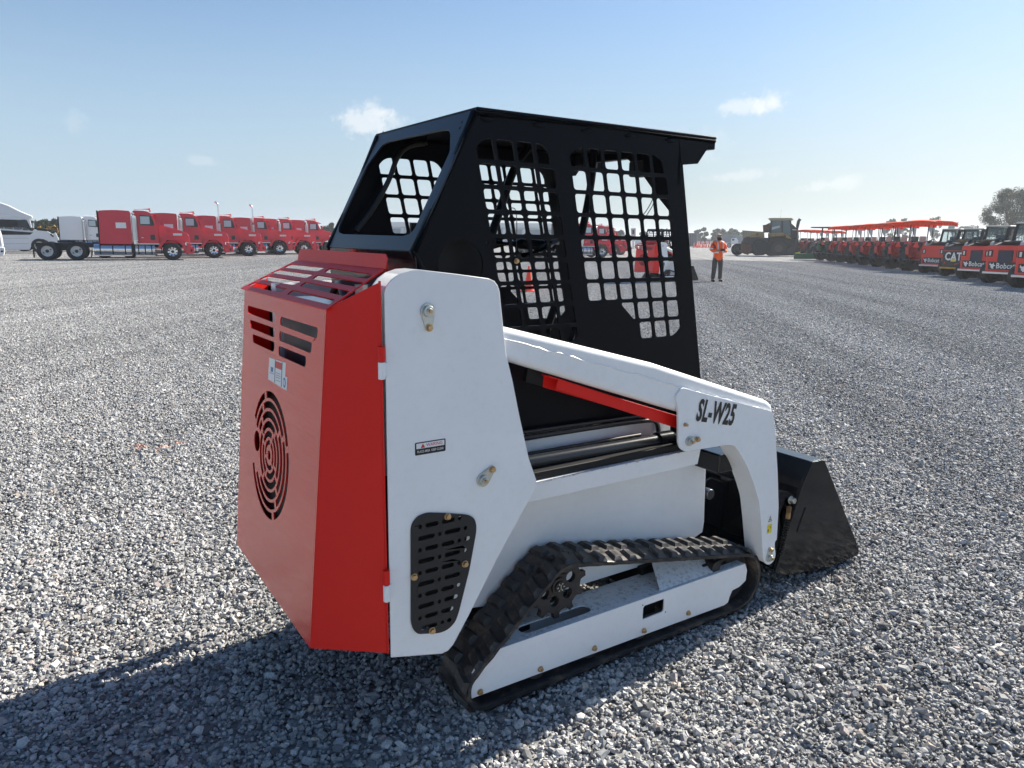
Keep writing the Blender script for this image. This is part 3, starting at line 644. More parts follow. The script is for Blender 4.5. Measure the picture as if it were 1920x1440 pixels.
        # track frame
        fr = tr(.045, (877, 1313), (877, 1287), (883, 1268), (893, 1250), (905, 1238), (925, 1222))
        fr = fr + [(.376, .212), (1.588, .208), (1.603, .175), (1.600, .130), (1.560, .112), (1.520, .108), (1.505, .082), (1.500, .062), (1.476, .055)]
        side('track_frame', fr, .045, .006, WHITE, L, [rnd([(1.024, .127), (1.024, .172), (1.030, .180), (1.131, .180), (1.131, .135), (1.124, .129)], .0, 1)], bev=.0015)
        for x in (1.020, 1.140): cyl('frame_hole_screw', (x, .045, .186 if x < 1.1 else .124), (x, .0435, .186 if x < 1.1 else .124), .0025, BLACKM, L, n=8)
        bm = bmesh.new()
        cap = capsule(.665, .105, .30, .052, 8)
        a_slab(bm, (0, 0, .204), (1, 0, 0), (0, 1, 0), [(.376, .052), (1.585, .052), (1.585, .205), (.42, .205)], [cap, circ(1.19, .115, .014, 12)], .005)
        link('frame_top', bm, WHITED, L, bev=.001)
        cyl('frame_bend', (.374, .0523, .2035), (1.59, .0523, .2005), .0072, WHITE, L, n=12)
        side('frame_inner', [(.42, .205), (1.585, .205), (1.585, .07), (.42, .07)], .200, .005, WHITE, L)
        box('frame_cross_plate', 1.02, 1.14, .10, .104, .10, .20, BLACKM, L)
        slab3('tensioner_ramp', [V((1.12, .06, .211)), V((1.45, .06, .212)), V((1.42, .20, .30)), V((1.18, .20, .245))], .004, WHITED, L, up=(0, 0, 1))
        box('tensioner_fork', 1.38, 1.52, .085, .10, .12, .235, IRON, L, bev=.006); box('tensioner_fork', 1.38, 1.52, .15, .165, .12, .235, IRON, L, bev=.006)
        cyl('tensioner_rod', (1.43, .06, .225), (1.43, .13, .225), .024, IRON, L)
        for x, y in ((900, 1297), (1013, 1254), (1114, 1215), (1207, 1182), (1290, 1149)):
            hexbolt(L, at(x, y, 'y', .0445), (0, -1, 0), .0085)
        # body-to-track cross members
        box('cross_member', 1.15, 1.33, .19, YM, .12, .24, BLACKM, L, bev=.004)
        box('cross_member', .52, .62, .19, YM, .14, .30, BLACKM, L, bev=.004)
        # --- cab side with two laser-cut windows
        YMM[0] = .575
        sl = -.2145
        def gx(x, z): return x + (1.755 - z) * .2145
        outl = [(.405, 1.860), (1.247, 1.860), (1.44, .956), (1.46, .86), (.26, .86), (.245, 1.30), (.225, 1.404), (.194, 1.458)]
        wins = []
        P = .0738; Z0 = 1.7975; hb = .0065
        for (xl, ncol, nrow, kind) in ((.7655 - .0135, 6, 9, 'front'), (.400, 4, 9, 'rear')):
            xb = [xl + P * k for k in range(ncol + 1)]; zb_ = [Z0 - .0733 * k for k in range(nrow + 1)]
            corners = [(gx(xb[0], zb_[0]), zb_[0]), (gx(xb[-1], zb_[0]), zb_[0]), (gx(xb[-1], zb_[-1]), zb_[-1]), (gx(xb[0], zb_[-1]), zb_[-1])]
            wins.append((xb, zb_, corners, kind))
        def clip(poly, a, b, c):
            out = []
            for i in range(len(poly)):
                p = poly[i - 1]; q = poly[i]; fp = a * p[0] + b * p[1] - c; fq = a * q[0] + b * q[1] - c
                if (fp < 0) != (fq < 0): t = fp / (fp - fq); out.append((p[0] + (q[0] - p[0]) * t, p[1] + (q[1] - p[1]) * t))
                if fq >= 0: out.append(q)
            return out
        def parea(p): return abs(area2(p)) if len(p) > 2 else 0
        bm = bmesh.new(); YC = .214; tk = .006
        holes_ = [c for _, _, c, _ in wins]
        cir = [(x, z) for x, z in circ(.353, 1.415, .078, 28)]
        holes_.append(cir); holes_.append(circ(*tr(YC, (913.5, 455.5))[0], .006, 10))
        # plate around the windows
        a_slab(bm, (0, YC + tk, 0), (1, 0, 0), (0, 0, 1), outl, holes_, tk)
        # drop the side walls created along the two big openings: the cells close them
        for xb, zb_, corners, kind in wins:
            nc = len(xb) - 1; nr = len(zb_) - 1
            for r_ in range(nr):
                for c_ in range(nc):
                    q = [(gx(xb[c_], zb_[r_]), zb_[r_]), (gx(xb[c_ + 1], zb_[r_]), zb_[r_]), (gx(xb[c_ + 1], zb_[r_ + 1]), zb_[r_ + 1]), (gx(xb[c_], zb_[r_ + 1]), zb_[r_ + 1])]
                    h = [(gx(xb[c_] + hb, zb_[r_] - hb), zb_[r_] - hb), (gx(xb[c_ + 1] - hb, zb_[r_] - hb), zb_[r_] - hb), (gx(xb[c_ + 1] - hb, zb_[r_ + 1] + hb), zb_[r_ + 1] + hb), (gx(xb[c_] + hb, zb_[r_ + 1] + hb), zb_[r_ + 1] + hb)]
                    cu = P * .9
                    def cornercut(X, Z, sx, sz, rad):
                        nonlocal h
                        # keep inside of a rounded outer corner: centre at (X + sx rad, Z + sz rad)
                        cxx = X + sx * rad; czz = Z + sz * rad
                        for j in range(5):
                            a = pi / 2 * (j + .5) / 5; dx = -sx * cos(a); dz = -sz * sin(a)
                            h = clip(h, -dx, -dz, -(dx * cxx + dz * czz) - rad)
                    if r_ == 0 and c_ == 0: cornercut(gx(xb[0] + hb, zb_[0] - hb), zb_[0] - hb, 1, -1, P * .8)
                    if r_ == 0 and c_ == nc - 1: cornercut(gx(xb[-1] - hb, zb_[0] - hb), zb_[0] - hb, -1, -1, P * .8)
                    if r_ == nr - 1 and c_ == nc - 1: cornercut(gx(xb[-1] - hb, zb_[-1] + hb), zb_[-1] + hb, -1, 1, P * .8)
                    if r_ == nr - 1 and c_ == 0 and kind == 'rear': cornercut(gx(xb[0] + hb, zb_[-1] + hb), zb_[-1] + hb, 1, 1, P * .8)
                    if kind == 'front' and r_ >= 6:
                        # wheel-arch curve cuts the lower rear corner: circle
                        ccx, ccz, cr = .915, 1.10, .19
                        cm = (sum(p[0] for p in h) / len(h), sum(p[1] for p in h) / len(h)); dd = V((cm[0] - ccx, cm[1] - ccz)); dn = dd.normalized()
                        h = clip(h, dn.x, dn.y, dn.x * ccx + dn.y * ccz + cr)
                    if parea(h) < .00022: a_slab(bm, (0, YC + tk, 0), (1, 0, 0), (0, 0, 1), q, [], tk, outer=False); continue
                    h = rnd(h, .011 if len(h) < 6 else .004, 3)
                    a_slab(bm, (0, YC + tk, 0), (1, 0, 0), (0, 0, 1), q, [h], tk, outer=False)
        bmesh.ops.remove_doubles(bm, verts=bm.verts[:], dist=.00005)
        # inner walls between plate and cells are shared by no opening: remove faces whose verts all lie on a window border
        dele = []
        for f in bm.faces:
            if abs(f.normal.y) < .5 and len(f.verts) == 4:
                for xb, zb_, corners, kind in wins:
                    if all(any(abs(v.co.x - cx_) < 1e-4 and abs(v.co.z - cz_) < 1e-4 for cx_, cz_ in corners) for v in f.verts): dele.append(f); break
        bmesh.ops.delete(bm, geom=dele, context='FACES_ONLY')
        link('cab_side', bm, BLACK, L)
        # weld lumps along the roof joint and rear post
        for i in range(5): 
            x = .44 + i * .19
            bm = bmesh.new(); bmesh.ops.create_icosphere(bm, subdivisions=2, radius=.010); 
            for v in bm.verts: v.co = V((v.co.x * 2.2, v.co.y * .7, v.co.z * .8)) * (1 + .25 * noise.noise(v.co * 300)) + V((x, .212, 1.845))
            link('weld_bead', bm, BLACK, L, smooth=60)
        tube('roof_tube', [(.400, .216, 1.862), (1.43, .216, 1.862)], .0125, BLACK, L, n=12)
        side('roof_gusset', tr(.214, (1273, 262), (1337, 266), (1328, 276), (1308, 307), (1281, 309), (1276, 300)), .212, .008, BLACK, L)
        tube('rear_post', [(.404, .222, 1.862), (.198, .222, 1.455), (.228, .222, 1.40), (.245, .222, 1.25)], .013, BLACK, L, n=10)
        box('front_post', 1.25, 1.262, .214, .25, 1.70, 1.86, BLACK, L)
        slab3('front_post_plate', [V((1.262, .22, 1.86)), V((1.262, .262, 1.86)), V((1.462, .262, .90)), V((1.462, .22, .90))], .006, BLACK, L, up=(1, 0, .2))
        hexbolt(L, at(968, 489.5, 'y', .212), (0, -1, 0), .007, m=BRASS)
        bm = bmesh.new(); p = at(968, 489.5, 'y', .216); a_cyl(bm, p + V((0, .004, 0)), p + V((0, -.002, 0)), .016, n=14); link('bolt_boss', bm, BLACK, L)
    MIR[0] = False
    # --- cab shell
    pa = V((.405, .211, 1.874)); pb = V((.194, .211, 1.458)); nr = V((-(pa.z - pb.z), 0, pa.x - pb.x)).normalized()
    w5 = lambda x, y: onplane(600 + x / 2.88, 180 + y / 2.88, pa, nr)
    op = [w5(*q) for q in [(104, 700), (100, 735), (125, 745), (450, 755), (490, 740), (512, 712), (700, 300), (703, 200), (690, 182), (650, 185), (368, 247), (335, 265), (250, 380), (120, 660)]]
    slab3('rear_window_frame', [pa, far(pa), far(pb), pb], .006, BLACKF, L, [rnd(op, .012, 3)], up=(-1, 0, .3))
    for q in ((738, 264), (748, 248) , (862, 240), (866, 229)):
        p = onplane(q[0] - (30 if q[0] < 800 else 0), q[1], pa, nr); bm = bmesh.new(); a_cyl(bm, p, p - nr * -.0008, .0045, n=10); link('frame_hole', bm, BLACKM, L)
    slab3('cab_rear_wall', [V((.196, .211, 1.456)), V((.196, .939, 1.456)), V((.25, .939, .88)), V((.25, .211, .88))], .005, BLACKG, L, up=(-1, 0, 0))
    box('roof', .402, 1.435, .205, .945, 1.864, 1.876, BLACK, L, bev=.004)
    box('roof_front_rail', 1.40, 1.435, .21, .94, 1.83, 1.863, BLACK, L, bev=.004)
    box('cab_floor', .30, 1.44, .225, .925, .86, .87, BLACKM, L)
    box('seat_cushion', .52, .92, .36, .79, .93, 1.03, BLACKM, L, bev=.03, seg=4)
    box('seat_backrest', .44, .53, .36, .79, 1.03, 1.17, BLACKM, L, bev=.03, seg=4)
    # things seen through the windows
    P3 = lambda Y, *pp: [at(x, y, 'y', Y) for x, y in pp]
    tube('cab_brace', P3(.80, (1112, 262), (1113, 300), (1104, 370), (1089, 446)), .017, BLACK, L, sm=True, n=12)
    tube('cab_brace', P3(.80, (1010, 262), (985, 285), (962, 322), (942, 380), (922, 440)), .017, BLACK, L, sm=True, n=12)
    tube('wiring_hose', P3(.88, (800, 268), (765, 275), (745, 296), (728, 340), (700, 390), (668, 432)), .010, RUBBERB, L, sm=True)
    tube('safety_bar', P3(.55, (925, 457), (975, 457), (1037, 461)), .020, BLACK, L, n=12)
    tube('safety_bar', P3(.62, (925, 446), (975, 447), (1037, 452)), .013, BLACK, L, n=12)
    tube('seat_bar_strut', P3(.5, (975, 484), (1028, 461)), .017, BLACK, L, n=12)
    tube('seat_bar_strut_end', P3(.5, (1028, 461), (1045, 453)), .013, STEEL, L, n=12)
    tube('joystick', P3(.42, (1026, 640), (1028, 610), (1040, 575)), [.010, .013, .013] if False else .015, BLACKM, L, n=10)
    tube('joystick', P3(.8, (1070, 640), (1080, 600)), .015, BLACKM, L, n=10)
    tube('loose_wire', P3(.5, (1226, 350), (1224, 372), (1212, 395), (1203, 405)), .0018, RUBBERB, L, sm=True, n=5)
    tube('loose_wire', P3(.5, (1226, 350), (1226, 378), (1218, 395), (1209, 408)), .0018, RUBBERB, L, sm=True, n=5)
    tube('loose_wire', P3(.5, (955, 390), (966, 393), (969, 420), (968, 470)), .0016, RUBBERB, L, sm=True, n=5)
    clampz = lambda l: [V((p.x, p.y, min(p.z, 1.858))) for p in l]
    slab3('front_corner_gusset', clampz([at(x, y, 'x', 1.275) for x, y in ((1150, 268), (1256, 280), (1256, 398), (1235, 372), (1206, 330), (1178, 300))]), .006, BLACK, L)
    slab3('cab_header', clampz(P3(.90, (880, 250), (1060, 256), (1060, 296), (1045, 308), (895, 306))), .006, BLACK, L)
    slab3('cab_header', clampz(P3(.90, (1080, 256), (1130, 258), (1135, 316), (1078, 316))), .006, BLACK, L)
    box('hole_dark_backing', .23, .50, .30, .31, 1.26, 1.54, BLACKM, L)  # black panel added behind the round hole so its inside stays dark
    box('work_light', 1.27, 1.33, .42, .50, 1.74, 1.80, BLACKM, L, bev=.008)
    # --- inside the hood
    box('radiator', -.05, .06, .185, .70, .70, 1.25, mat('radiator_grey', (.05, .06, .075), .4), L, bev=.004)
    box('radiator_tank', -.045, .055, .20, .69, 1.25, 1.30, STEEL, L, bev=.01)
    box('engine_block', .14, .5, .32, .86, .40, 1.12, BLACKM, L, bev=.02)
    box('radiator_post', -.06, -.03, .735, .785, .70, 1.34, WHITE, L, bev=.003)
    cyl('exhaust_pipe', (.07, .30, 1.0), (.07, .30, 1.36), .022, STEEL, L)
    fo = n if n.x > 0 else -n
    slab3('fan_shroud_dark_backing', [fc + fo * .035 + V((0, -.26, 0)) + sd * .26, fc + fo * .035 + V((0, .26, 0)) + sd * .26, fc + fo * .035 + V((0, .26, 0)) - sd * .26, fc + fo * .035 + V((0, -.26, 0)) - sd * .26], .01, BLACKM, L)  # black sheet set close behind the vents, added to darken their slots
    tube('hood_hose', [(.02, .30, 1.30), (.05, .42, 1.345), (.10, .60, 1.335), (.12, .75, 1.25)], .012, RUBBERB, L, sm=True)
    
    # --- belly and front
    box('belly_plate', .25, 1.50, .222, .828, .232, .24, BLACKM, L)
    slab3('front_plate', [V((1.50, .222, .24)), V((1.50, .828, .24)), V((1.47, .828, .86)), V((1.47, .222, .86))], .006, BLACKM, L, up=(1, 0, 0))
    # --- bucket
    YMM[0] = .525; Yb = .070; Yf = 2 * YMM[0] - Yb
    prof = [(2.466, .026), (2.20, .022), (2.022, .030), (1.93, .045), (1.836, .094), (1.959, .452), (2.021, .564), (2.107, .560), (2.16, .50)]
    prof = tr(Yb, (1610.5, 1028), (1610, 1040), (1558, 1063), (1504, 1073), (1478, 1078), (1458, 1077), (1454.5, 1070), (1503, 917), (1524, 866), (1546, 862))
    for m_ in (False, True):
        MIR[0] = m_; side('bucket_side', prof, Yb, .012, BLACKG, L, bev=.002)
        side('bucket_wear_strip', tr(Yb - .008, (1513, 952), (1516, 953), (1504, 985), (1499, 1000), (1497, 997)), Yb - .004, .004, BLACKG, L)
        # coupler ears, bolt, lever and spring
        YE = .082
        ear = tr(YE, (1460, 920), (1478, 922), (1490, 930), (1492, 944), (1484, 955), (1470, 944), (1458, 1030), (1448, 1064), (1441, 1060), (1452, 990))
        side('coupler_ear', ear, YE, .014, BLACK, L)
        hexbolt(L, at(1482, 937, 'y', YE - .002), (0, -1, 0), .014, m=ZINC, l=.02)
        tube('lever_link', [at(1480, 950, 'y', YE - .01), at(1477, 972, 'y', YE - .01)], .010, BRASS, L)
        bm = bmesh.new(); sp0 = at(1477, 972, 'y', YE - .01); sp1 = at(1464, 1040, 'y', YE - .01); d = sp1 - sp0; u, v = basis(d)
        a_tube(bm, [sp0 + d * (i / 120) + (u * cos(i * .75) + v * sin(i * .75)) * .010 for i in range(121)], .0022, 5); link('coupler_spring', bm, BLACKM, L, smooth=60)
    MIR[0] = False
    def cross(name, pp, t, m=BLACKG, up=(-1, 0, .4), **k):
        a, b = [V((x, Yb + .012, z)) for x, z in pp]; fb = lambda p: V((p.x, 2 * .525 - p.y, p.z)); return slab3(name, [a, fb(a), fb(b), b], t, m, L, up=up, **k)
    q = lambda x, y: tr(Yb, (x, y))[0]
    p1 = q(1454.5, 1070); p2 = q(1503, 917); p3 = q(1524, 866); p4 = q(1546, 862); pl1 = q(1458, 1077); pl2 = q(1504, 1073); plip = q(1610, 1040)
    cross('bucket_back', (p1, p2), .008); cross('bucket_back_upper', (p2, p3), .008)
    cross('bucket_top_rail', (p3, p4), .012, up=(0, 0, 1)); cross('bucket_floor', (pl2, plip), .01, up=(0, 0, 1)); cross('bucket_heel', (p1, pl2), .01, up=(-1, 0, -1))
    x2, z2 = p2
    box('coupler_ledge', x2 - .075, x2 - .01, .12, .93, z2 - .10, z2 - .075, BLACK, L, bev=.003)
    slab3('coupler_plate', [V((1.83, .14, .44)), V((1.83, .91, .44)), V((1.80, .91, .12)), V((1.80, .14, .12))], .012, BLACKG, L, up=(-1, 0, .2))
    box('coupler_beam', 1.66, 1.80, .16, .89, .10, .20, BLACK, L, bev=.01)
    for yy in (.36, .50):
        bm = bmesh.new(); 
        side('tilt_bracket', [(1.62, .30), (1.80, .20), (1.81, .42), (1.72, .46), (1.64, .44)], yy, .012, BLACK, L)
    cyl('tilt_pin', (1.68, .325, .40), (1.68, .53, .40), .024, STEEL, L, bev=.002)
    cyl('tilt_cylinder', (1.50, .44, .62), (1.67, .44, .41), .030, BLACK, L)
    box('arm_cross_tube', 1.44, 1.54, .09, .96, .60, .68, BLACKG, L, bev=.01)
    # --- lettering and decals
    uu = (V(at(1384, 797, 'y', 0)) - V(at(1300, 750 + 4, 'y', 0))); 
    a = at(1301, 768, 'y', 0); b = at(1384, 780, 'y', 0); mid = (a + b) / 2; ang = atan2(b.z - a.z, b.x - a.x)
    U_ = V((cos(ang), 0, sin(ang))); V_ = V((-sin(ang), 0, cos(ang)))
    text('model_lettering', 'SL-W25', mid + V((0, -.0003, -.003)), U_, V_, .108, DECALK, L, sx=.55, shear=.04, bold=.034)
    def decal(name, cpx, Y, w, h, base):
        c = at(*cpx, 'y', Y); o = side(name, rnd([(c.x - w / 2, c.z - h / 2), (c.x + w / 2, c.z - h / 2), (c.x + w / 2, c.z + h / 2), (c.x - w / 2, c.z + h / 2)], .003, 2), Y - .0006, .0006, base, L, bev=0); return c, o
    c, o = decal('warning_decal', (807, 838), 0, .094, .036, DECALK)
    box('decal_field', c.x - .043, c.x + .043, -.0012, -.0006, c.z, c.z + .015, DECALW, o)
    text('decal_text', 'WARING', (c.x + .012, -.0013, c.z + .0075), (1, 0, 0), (0, 0, 1), .013, DECALR, o, sx=.95, depth=.0003)
    text('decal_text', 'PLACE AREA  KEEP CLEAR', (c.x, -.0008, c.z - .009), (1, 0, 0), (0, 0, 1), .0095, DECALW, o, sx=.74, depth=.0003)
    slab3('decal_triangle', [V((c.x - .030, -.0016, c.z + .0015)), V((c.x - .017, -.0016, c.z + .0015)), V((c.x - .0235, -.0016, c.z + .0135))], .0003, DECALR, o, bev=0)
    c, o = decal('pinch_decal', (1443, 982), .001, .030, .083, DECALW)
    box('decal_field', c.x - .014, c.x + .014, -.0004, .0001, c.z - .040, c.z - .002, DECALY, o)
    bm = bmesh.new()
    tri = [(c.x - .011, c.z + .010), (c.x + .011, c.z + .010), (c.x, c.z + .034)]; ins = [(c.x + (x - c.x) * .72, c.z + .018 + (z - c.z - .018) * .72) for x, z in tri]
    a_slab(bm, (0, .0002, 0), (1, 0, 0), (0, 0, 1), tri, [ins], .0006); a_slab(bm, (0, .0002, 0), (1, 0, 0), (0, 0, 1), circ(c.x, c.z + .018, .003, 8), [], .0006); a_slab(bm, (0, -.0004, 0), (1, 0, 0), (0, 0, 1), [(c.x - .010, c.z - .034), (c.x - .006, c.z - .034), (c.x - .004, c.z - .022), (c.x - .011, c.z - .024)], [], .0004); a_slab(bm, (0, -.0004, 0), (1, 0, 0), (0, 0, 1), [(c.x + .001, c.z - .012), (c.x + .011, c.z - .022), (c.x + .009, c.z - .018), (c.x + .003, c.z - .010)], [], .0004)
    link('decal_symbol', bm, DECALK, o)
    # safety sticker on the rear door
    def rdec(name, quad, m, par, lift): return slab3(name, [onplane(430 + x / 4.8, 450 + y / 4.8, A, n) - n * lift for x, y in quad], .0004, m, par, up=tuple(n * (1 if n.x < 0 else -1)), bev=0)
    if n.x > 0: n_ = -n
    else: n_ = n
    def rdec(name, quad, m, par, lift): return slab3(name, [onplane(430 + x / 4.8, 450 + y / 4.8, A, n) + n_ * lift for x, y in quad], .0004, m, par, up=tuple(n_), bev=0)
    stk = rdec('safety_sticker', [(362, 1058), (478, 1098), (510, 1105), (504, 1228), (523, 1236), (516, 1356), (350, 1252)], DECALW, L, .0006)
    rdec('sticker_field', [(420, 1088), (476, 1110), (474, 1172), (416, 1148)], DECALR, stk, .0011)
    rdec('sticker_line', [(414, 1078), (418, 1080), (412, 1285), (408, 1283)], DECALK, stk, .0011)
    rdec('sticker_line', [(476, 1100), (480, 1102), (472, 1325), (468, 1323)], DECALK, stk, .0011)
    for i, y in enumerate((1195, 1215, 1235, 1262)): rdec('sticker_line', [(422, y - 4 + 0), (462, y + 12), (462, y + 15), (422, y)], DECALK, stk, .0011)
    rdec('sticker_line', [(368, 1190), (402, 1205), (402, 1209), (368, 1194)], DECALK, stk, .0011)
    rdec('sticker_line', [(376, 1140), (398, 1150), (394, 1190), (376, 1182)], DECALB, stk, .0011)
    rdec('sticker_ring', [(497 + 12 * cos(t), 1284 + 5 * cos(t) + 46 * sin(t)) for t in [2 * pi * i / 16 for i in range(16)]], DECALB, stk, .0011)
    rdec('sticker_ring_centre', [(497 + 6 * cos(t), 1284 + 3 * cos(t) + 28 * sin(t)) for t in [2 * pi * i / 16 for i in range(16)]], DECALW, stk, .0016)
    # parent everything made here
    new = [o for o in bpy.data.objects if o not in parts0 and o is not LD]
    off = Matrix.Translation(-LD.location)
    for o in new:
        if o.parent is None: o.parent = LD; o.matrix_local = off @ o.matrix_local if o.type != 'MESH' else off
loader()

# ---------------------------------------------------------------- second loader of the same model, far off
def gp(px, py): return at(px, py, 'z', 0)
def second_loader():
    c = copy_tree(LD, skip=('lug', 'decal_line', 'sticker_line', 'hexbolt', 'loose_wire', 'frame_hole', 'frame_hole_screw', 'decal_text', 'grease_nipple'))
    h = radians(7); g = gp(1204, 527); c.rotation_euler = (0, 0, h)
    # rear of the left-hand track stands at g
    c.location = g + V((cos(h), sin(h), 0)) * .40 + V((-sin(h), cos(h), 0)) * -.42; c.location.z = 0
    tag(c, 'small distant red and white track loader seen through the mesh of the black cab')
second_loader()

# ---------------------------------------------------------------- highway tractors
def a_wheel(parent, x, y, r, w, rimr, dual=False, rimm=None, name='wheel', sgn=-1, oy=1):
    e = empty(name, (x, y, r)); e.parent = parent
    bm = bmesh.new(); prof = [(rimr, -.5), (r * .93, -.5), (r, -.38), (r, .38), (r * .93, .5), (rimr, .5)]
    def lath(bm, prof, y0, w, n=28):
        R_ = [[bm.verts.new((pr_ * cos(2 * pi * i / n), y0 + py_ * w, pr_ * sin(2 * pi * i / n))) for pr_, py_ in prof] for i in range(n)]
        for i in range(n):
            for k in range(len(prof) - 1): bm.faces.new((R_[i][k], R_[i][k + 1], R_[(i + 1) % n][k + 1], R_[(i + 1) % n][k]))
    lath(bm, prof, 0, w)
    if dual: lath(bm, prof, -sgn * (w * 1.15), w)
    bmesh.ops.recalc_face_normals(bm, faces=bm.faces[:])
    link('tyre', bm, TYRE, e, smooth=40)
    bm = bmesh.new(); d = (.12 if dual else -.02) 
    lath(bm, [(rimr * 1.02, .5), (rimr * .94, .42), (rimr * .86, .2 - d * 2), (rimr * .45, .1 - d * 2 + .0), (rimr * .40, .30), (.0001, .32)], 0, w * (1 if sgn > 0 else -1), 24)
    for i in range(5 if not dual else 2):
        a = 2 * pi * i / (5 if not dual else 2) + .4
    bmesh.ops.recalc_face_normals(bm, faces=bm.faces[:]); link('rim', bm, rimm or RIM, e, smooth=40)
    bm = bmesh.new(); a_cyl(bm, (0, sgn * w * .30, 0), (0, sgn * w * .55, 0), rimr * .30, n=14)
    for i in range(8 if not dual else 2):
        a = 2 * pi * i / (8 if not dual else 2) + .5; a_cyl(bm, (rimr * .68 * cos(a), sgn * w * (.20), rimr * .68 * sin(a)), (rimr * .68 * cos(a), sgn * w * .40, rimr * .68 * sin(a)), rimr * .11, n=8)
    link('hub', bm, FRAMEK, e)
    return e
def sl(name, pts, y0, y1, m, p, bev=.03, **k): return side(name, pts, y0, y1 - y0, m, p, bev=bev, **k)
def semi(col, label, group, stack=True, wind=(.2, .2, .2)):
    t = empty('semi_truck'); tag(t, label, 'semi truck', group)
    box('chassis_rail', -7.1, .6, -.45, -.35, .75, .98, FRAMEK, t); box('chassis_rail', -7.1, .6, .35, .45, .75, .98, FRAMEK, t)
    sl('sleeper', rnd([(-3.8, .95), (-2.12, .95), (-2.12, 2.86), (-2.9, 2.90), (-3.75, 2.84)], [0, 0, .12, .3, .1]), -1.12, 1.12, col, t, .05)
    box('sleeper_rear_trim', -3.86, -3.802, -1.12, 1.12, .95, 2.84, FRAMEK, t)
    for r_ in ([(-3.05, 1.75), (-2.35, 1.75), (-2.35, 2.5), (-3.05, 2.5)], [(-2.98, 1.05), (-2.3, 1.05), (-2.3, 1.55), (-2.98, 1.55)]):
        sl('sleeper_hatch', rnd(r_, .08, 3), -1.135, -1.12, col, t, .008)
    box('sleeper_decal', -2.92, -2.38, -1.139, -1.136, 1.86, 2.18, DECALW, t)
    sl('cab', rnd([(-2.05, .95), (-.70, .95), (-.70, 1.85), (-.95, 2.70), (-1.25, 2.88), (-2.0, 2.90)], [0, 0, .1, .12, .2, .15]), -1.08, 1.08, col, t, .05)
    d = sl('door', rnd([(-1.72, 1.0), (-.80, 1.0), (-.80, 1.9), (-.98, 2.68), (-1.72, 2.70)], .08), -1.10, -1.08, col, t, .01)
    sl('window', rnd([(-1.66, 2.06), (-.86, 2.02), (-1.02, 2.60), (-1.66, 2.64)], .09, 4), -1.108, -1.100, GLASS if False else DGLASS, d, .004)
    sl('window_lower', rnd([(-1.15, 1.2), (-.9, 1.2), (-.9, 1.5), (-1.15, 1.5)], .04), -1.106, -1.1, DGLASS, d, .004)
    box('window_reflection', -1.62, -1.12, -1.112, -1.109, 2.12, 2.56, DECALW if False else mat('painted_sky_reflection', (.5, .58, .6), .1), d, .0)  # sky reflection painted as a pale panel over the dark window
    cyl('handle', (-1.62, -1.12, 1.33), (-1.50, -1.12, 1.33), .035, CHROME, d)
    slab3('windshield', [V((-.68, -.95, 2.08)), V((-.68, .95, 2.08)), V((-.93, .90, 2.62)), V((-.93, -.90, 2.62))], .03, DGLASS, t, up=(1, 0, .3))
    sl('sun_visor', [(-.90, 2.68), (-.62, 2.58), (-.62, 2.62), (-.92, 2.76)], -.95, .95, col, t, .01)
    box('step', -2.05, -.70, -1.12, -1.0, .93, 1.0, STEEL, t, .01)
    hood = [(-.70, 1.05), (-.70, 2.10), (-.2, 2.0), (.62, 1.74), (.88, 1.62), (.98, 1.45), (1.02, .80), (.72, .72), (.68, .95)] + [(.62 * cos(a) , .52 + .64 * sin(a)) for a in [radians(x) for x in (55, 75, 90, 105, 125, 145)]] + [(-.66, .80)]
    sl('hood', hood, -.82, .82, col, t, .04)
    # flared fender over the front wheel
    bm = bmesh.new(); outer = []; 
    for k in range(13):
        a = radians(-8 + 176 * k / 12); outer.append((.80 * cos(a), .54 + .82 * sin(a)))
    ins = [(.64 * (x / .80), .54 + (z - .54) * .80) for x, z in outer]
    a_slab(bm, (0, -.78, 0), (1, 0, 0), (0, 0, 1), [(1.04, 1.0), (1.04, .66)] + ins + outer[::-1][:-1] + [(.8, 1.05)], [], .32)
    link('fender', bm, col, t, bev=.02)
    sl('bumper', rnd([(.74, .36), (1.20, .40), (1.24, .80), (.80, .84)], .06), -1.15, 1.15, col, t, .03)
    box('tow_hole', 1.0, 1.1, -1.156, -1.15, .5, .66, FRAMEK, t)
    box('grille', .93, .99, -.5, .5, .85, 1.5, CHROME, t, .01)
    sl('headlight', rnd([(.72, .90), (.98, .86), (.95, 1.05), (.74, 1.08)], .05), -1.0, -.80, CHROME, t, .02)
    box('air_intake_badge', .1, .6, -.829, -.82, 1.48, 1.60, STEEL, t)
    cyl('marker_light', (-.25, -.83, 1.72), (-.05, -.83, 1.69), .03, DECALR, t)
    # mirror, roof lights, horn
    sl('mirror', rnd([(-.74, 1.95), (-.58, 1.95), (-.60, 2.42), (-.76, 2.42)], .03), -1.38, -1.28, col, t, .01)
    cyl('mirror_arm', (-.72, -1.08, 2.35), (-.68, -1.3, 2.35), .02, FRAMEK, t)
    for y in (-.8, -.4, 0, .4, .8): box('roof_light', -1.12, -1.02, y - .05, y + .05, 2.87, 2.93, mat('amber_lens', (.8, .25, .02), .3), t)
    tube('horn', [(-1.9, -.5, 2.96), (-1.2, -.5, 3.0), (-1.05, -.5, 3.0)], [.02, .03, .06], col, t)
    if stack: 
        cyl('muffler', (-1.95, -1.18, .95), (-1.95, -1.18, 2.58), .13, CHROME, t); cyl('muffler_shield', (-1.95, -1.19, 1.15), (-1.95, -1.19, 2.45), .145, STEEL, t)
        tube('exhaust_outlet', [(-1.95, -1.15, 2.58), (-1.95, -1.15, 2.68), (-2.05, -1.15, 2.75)], .07, STEEL, t)
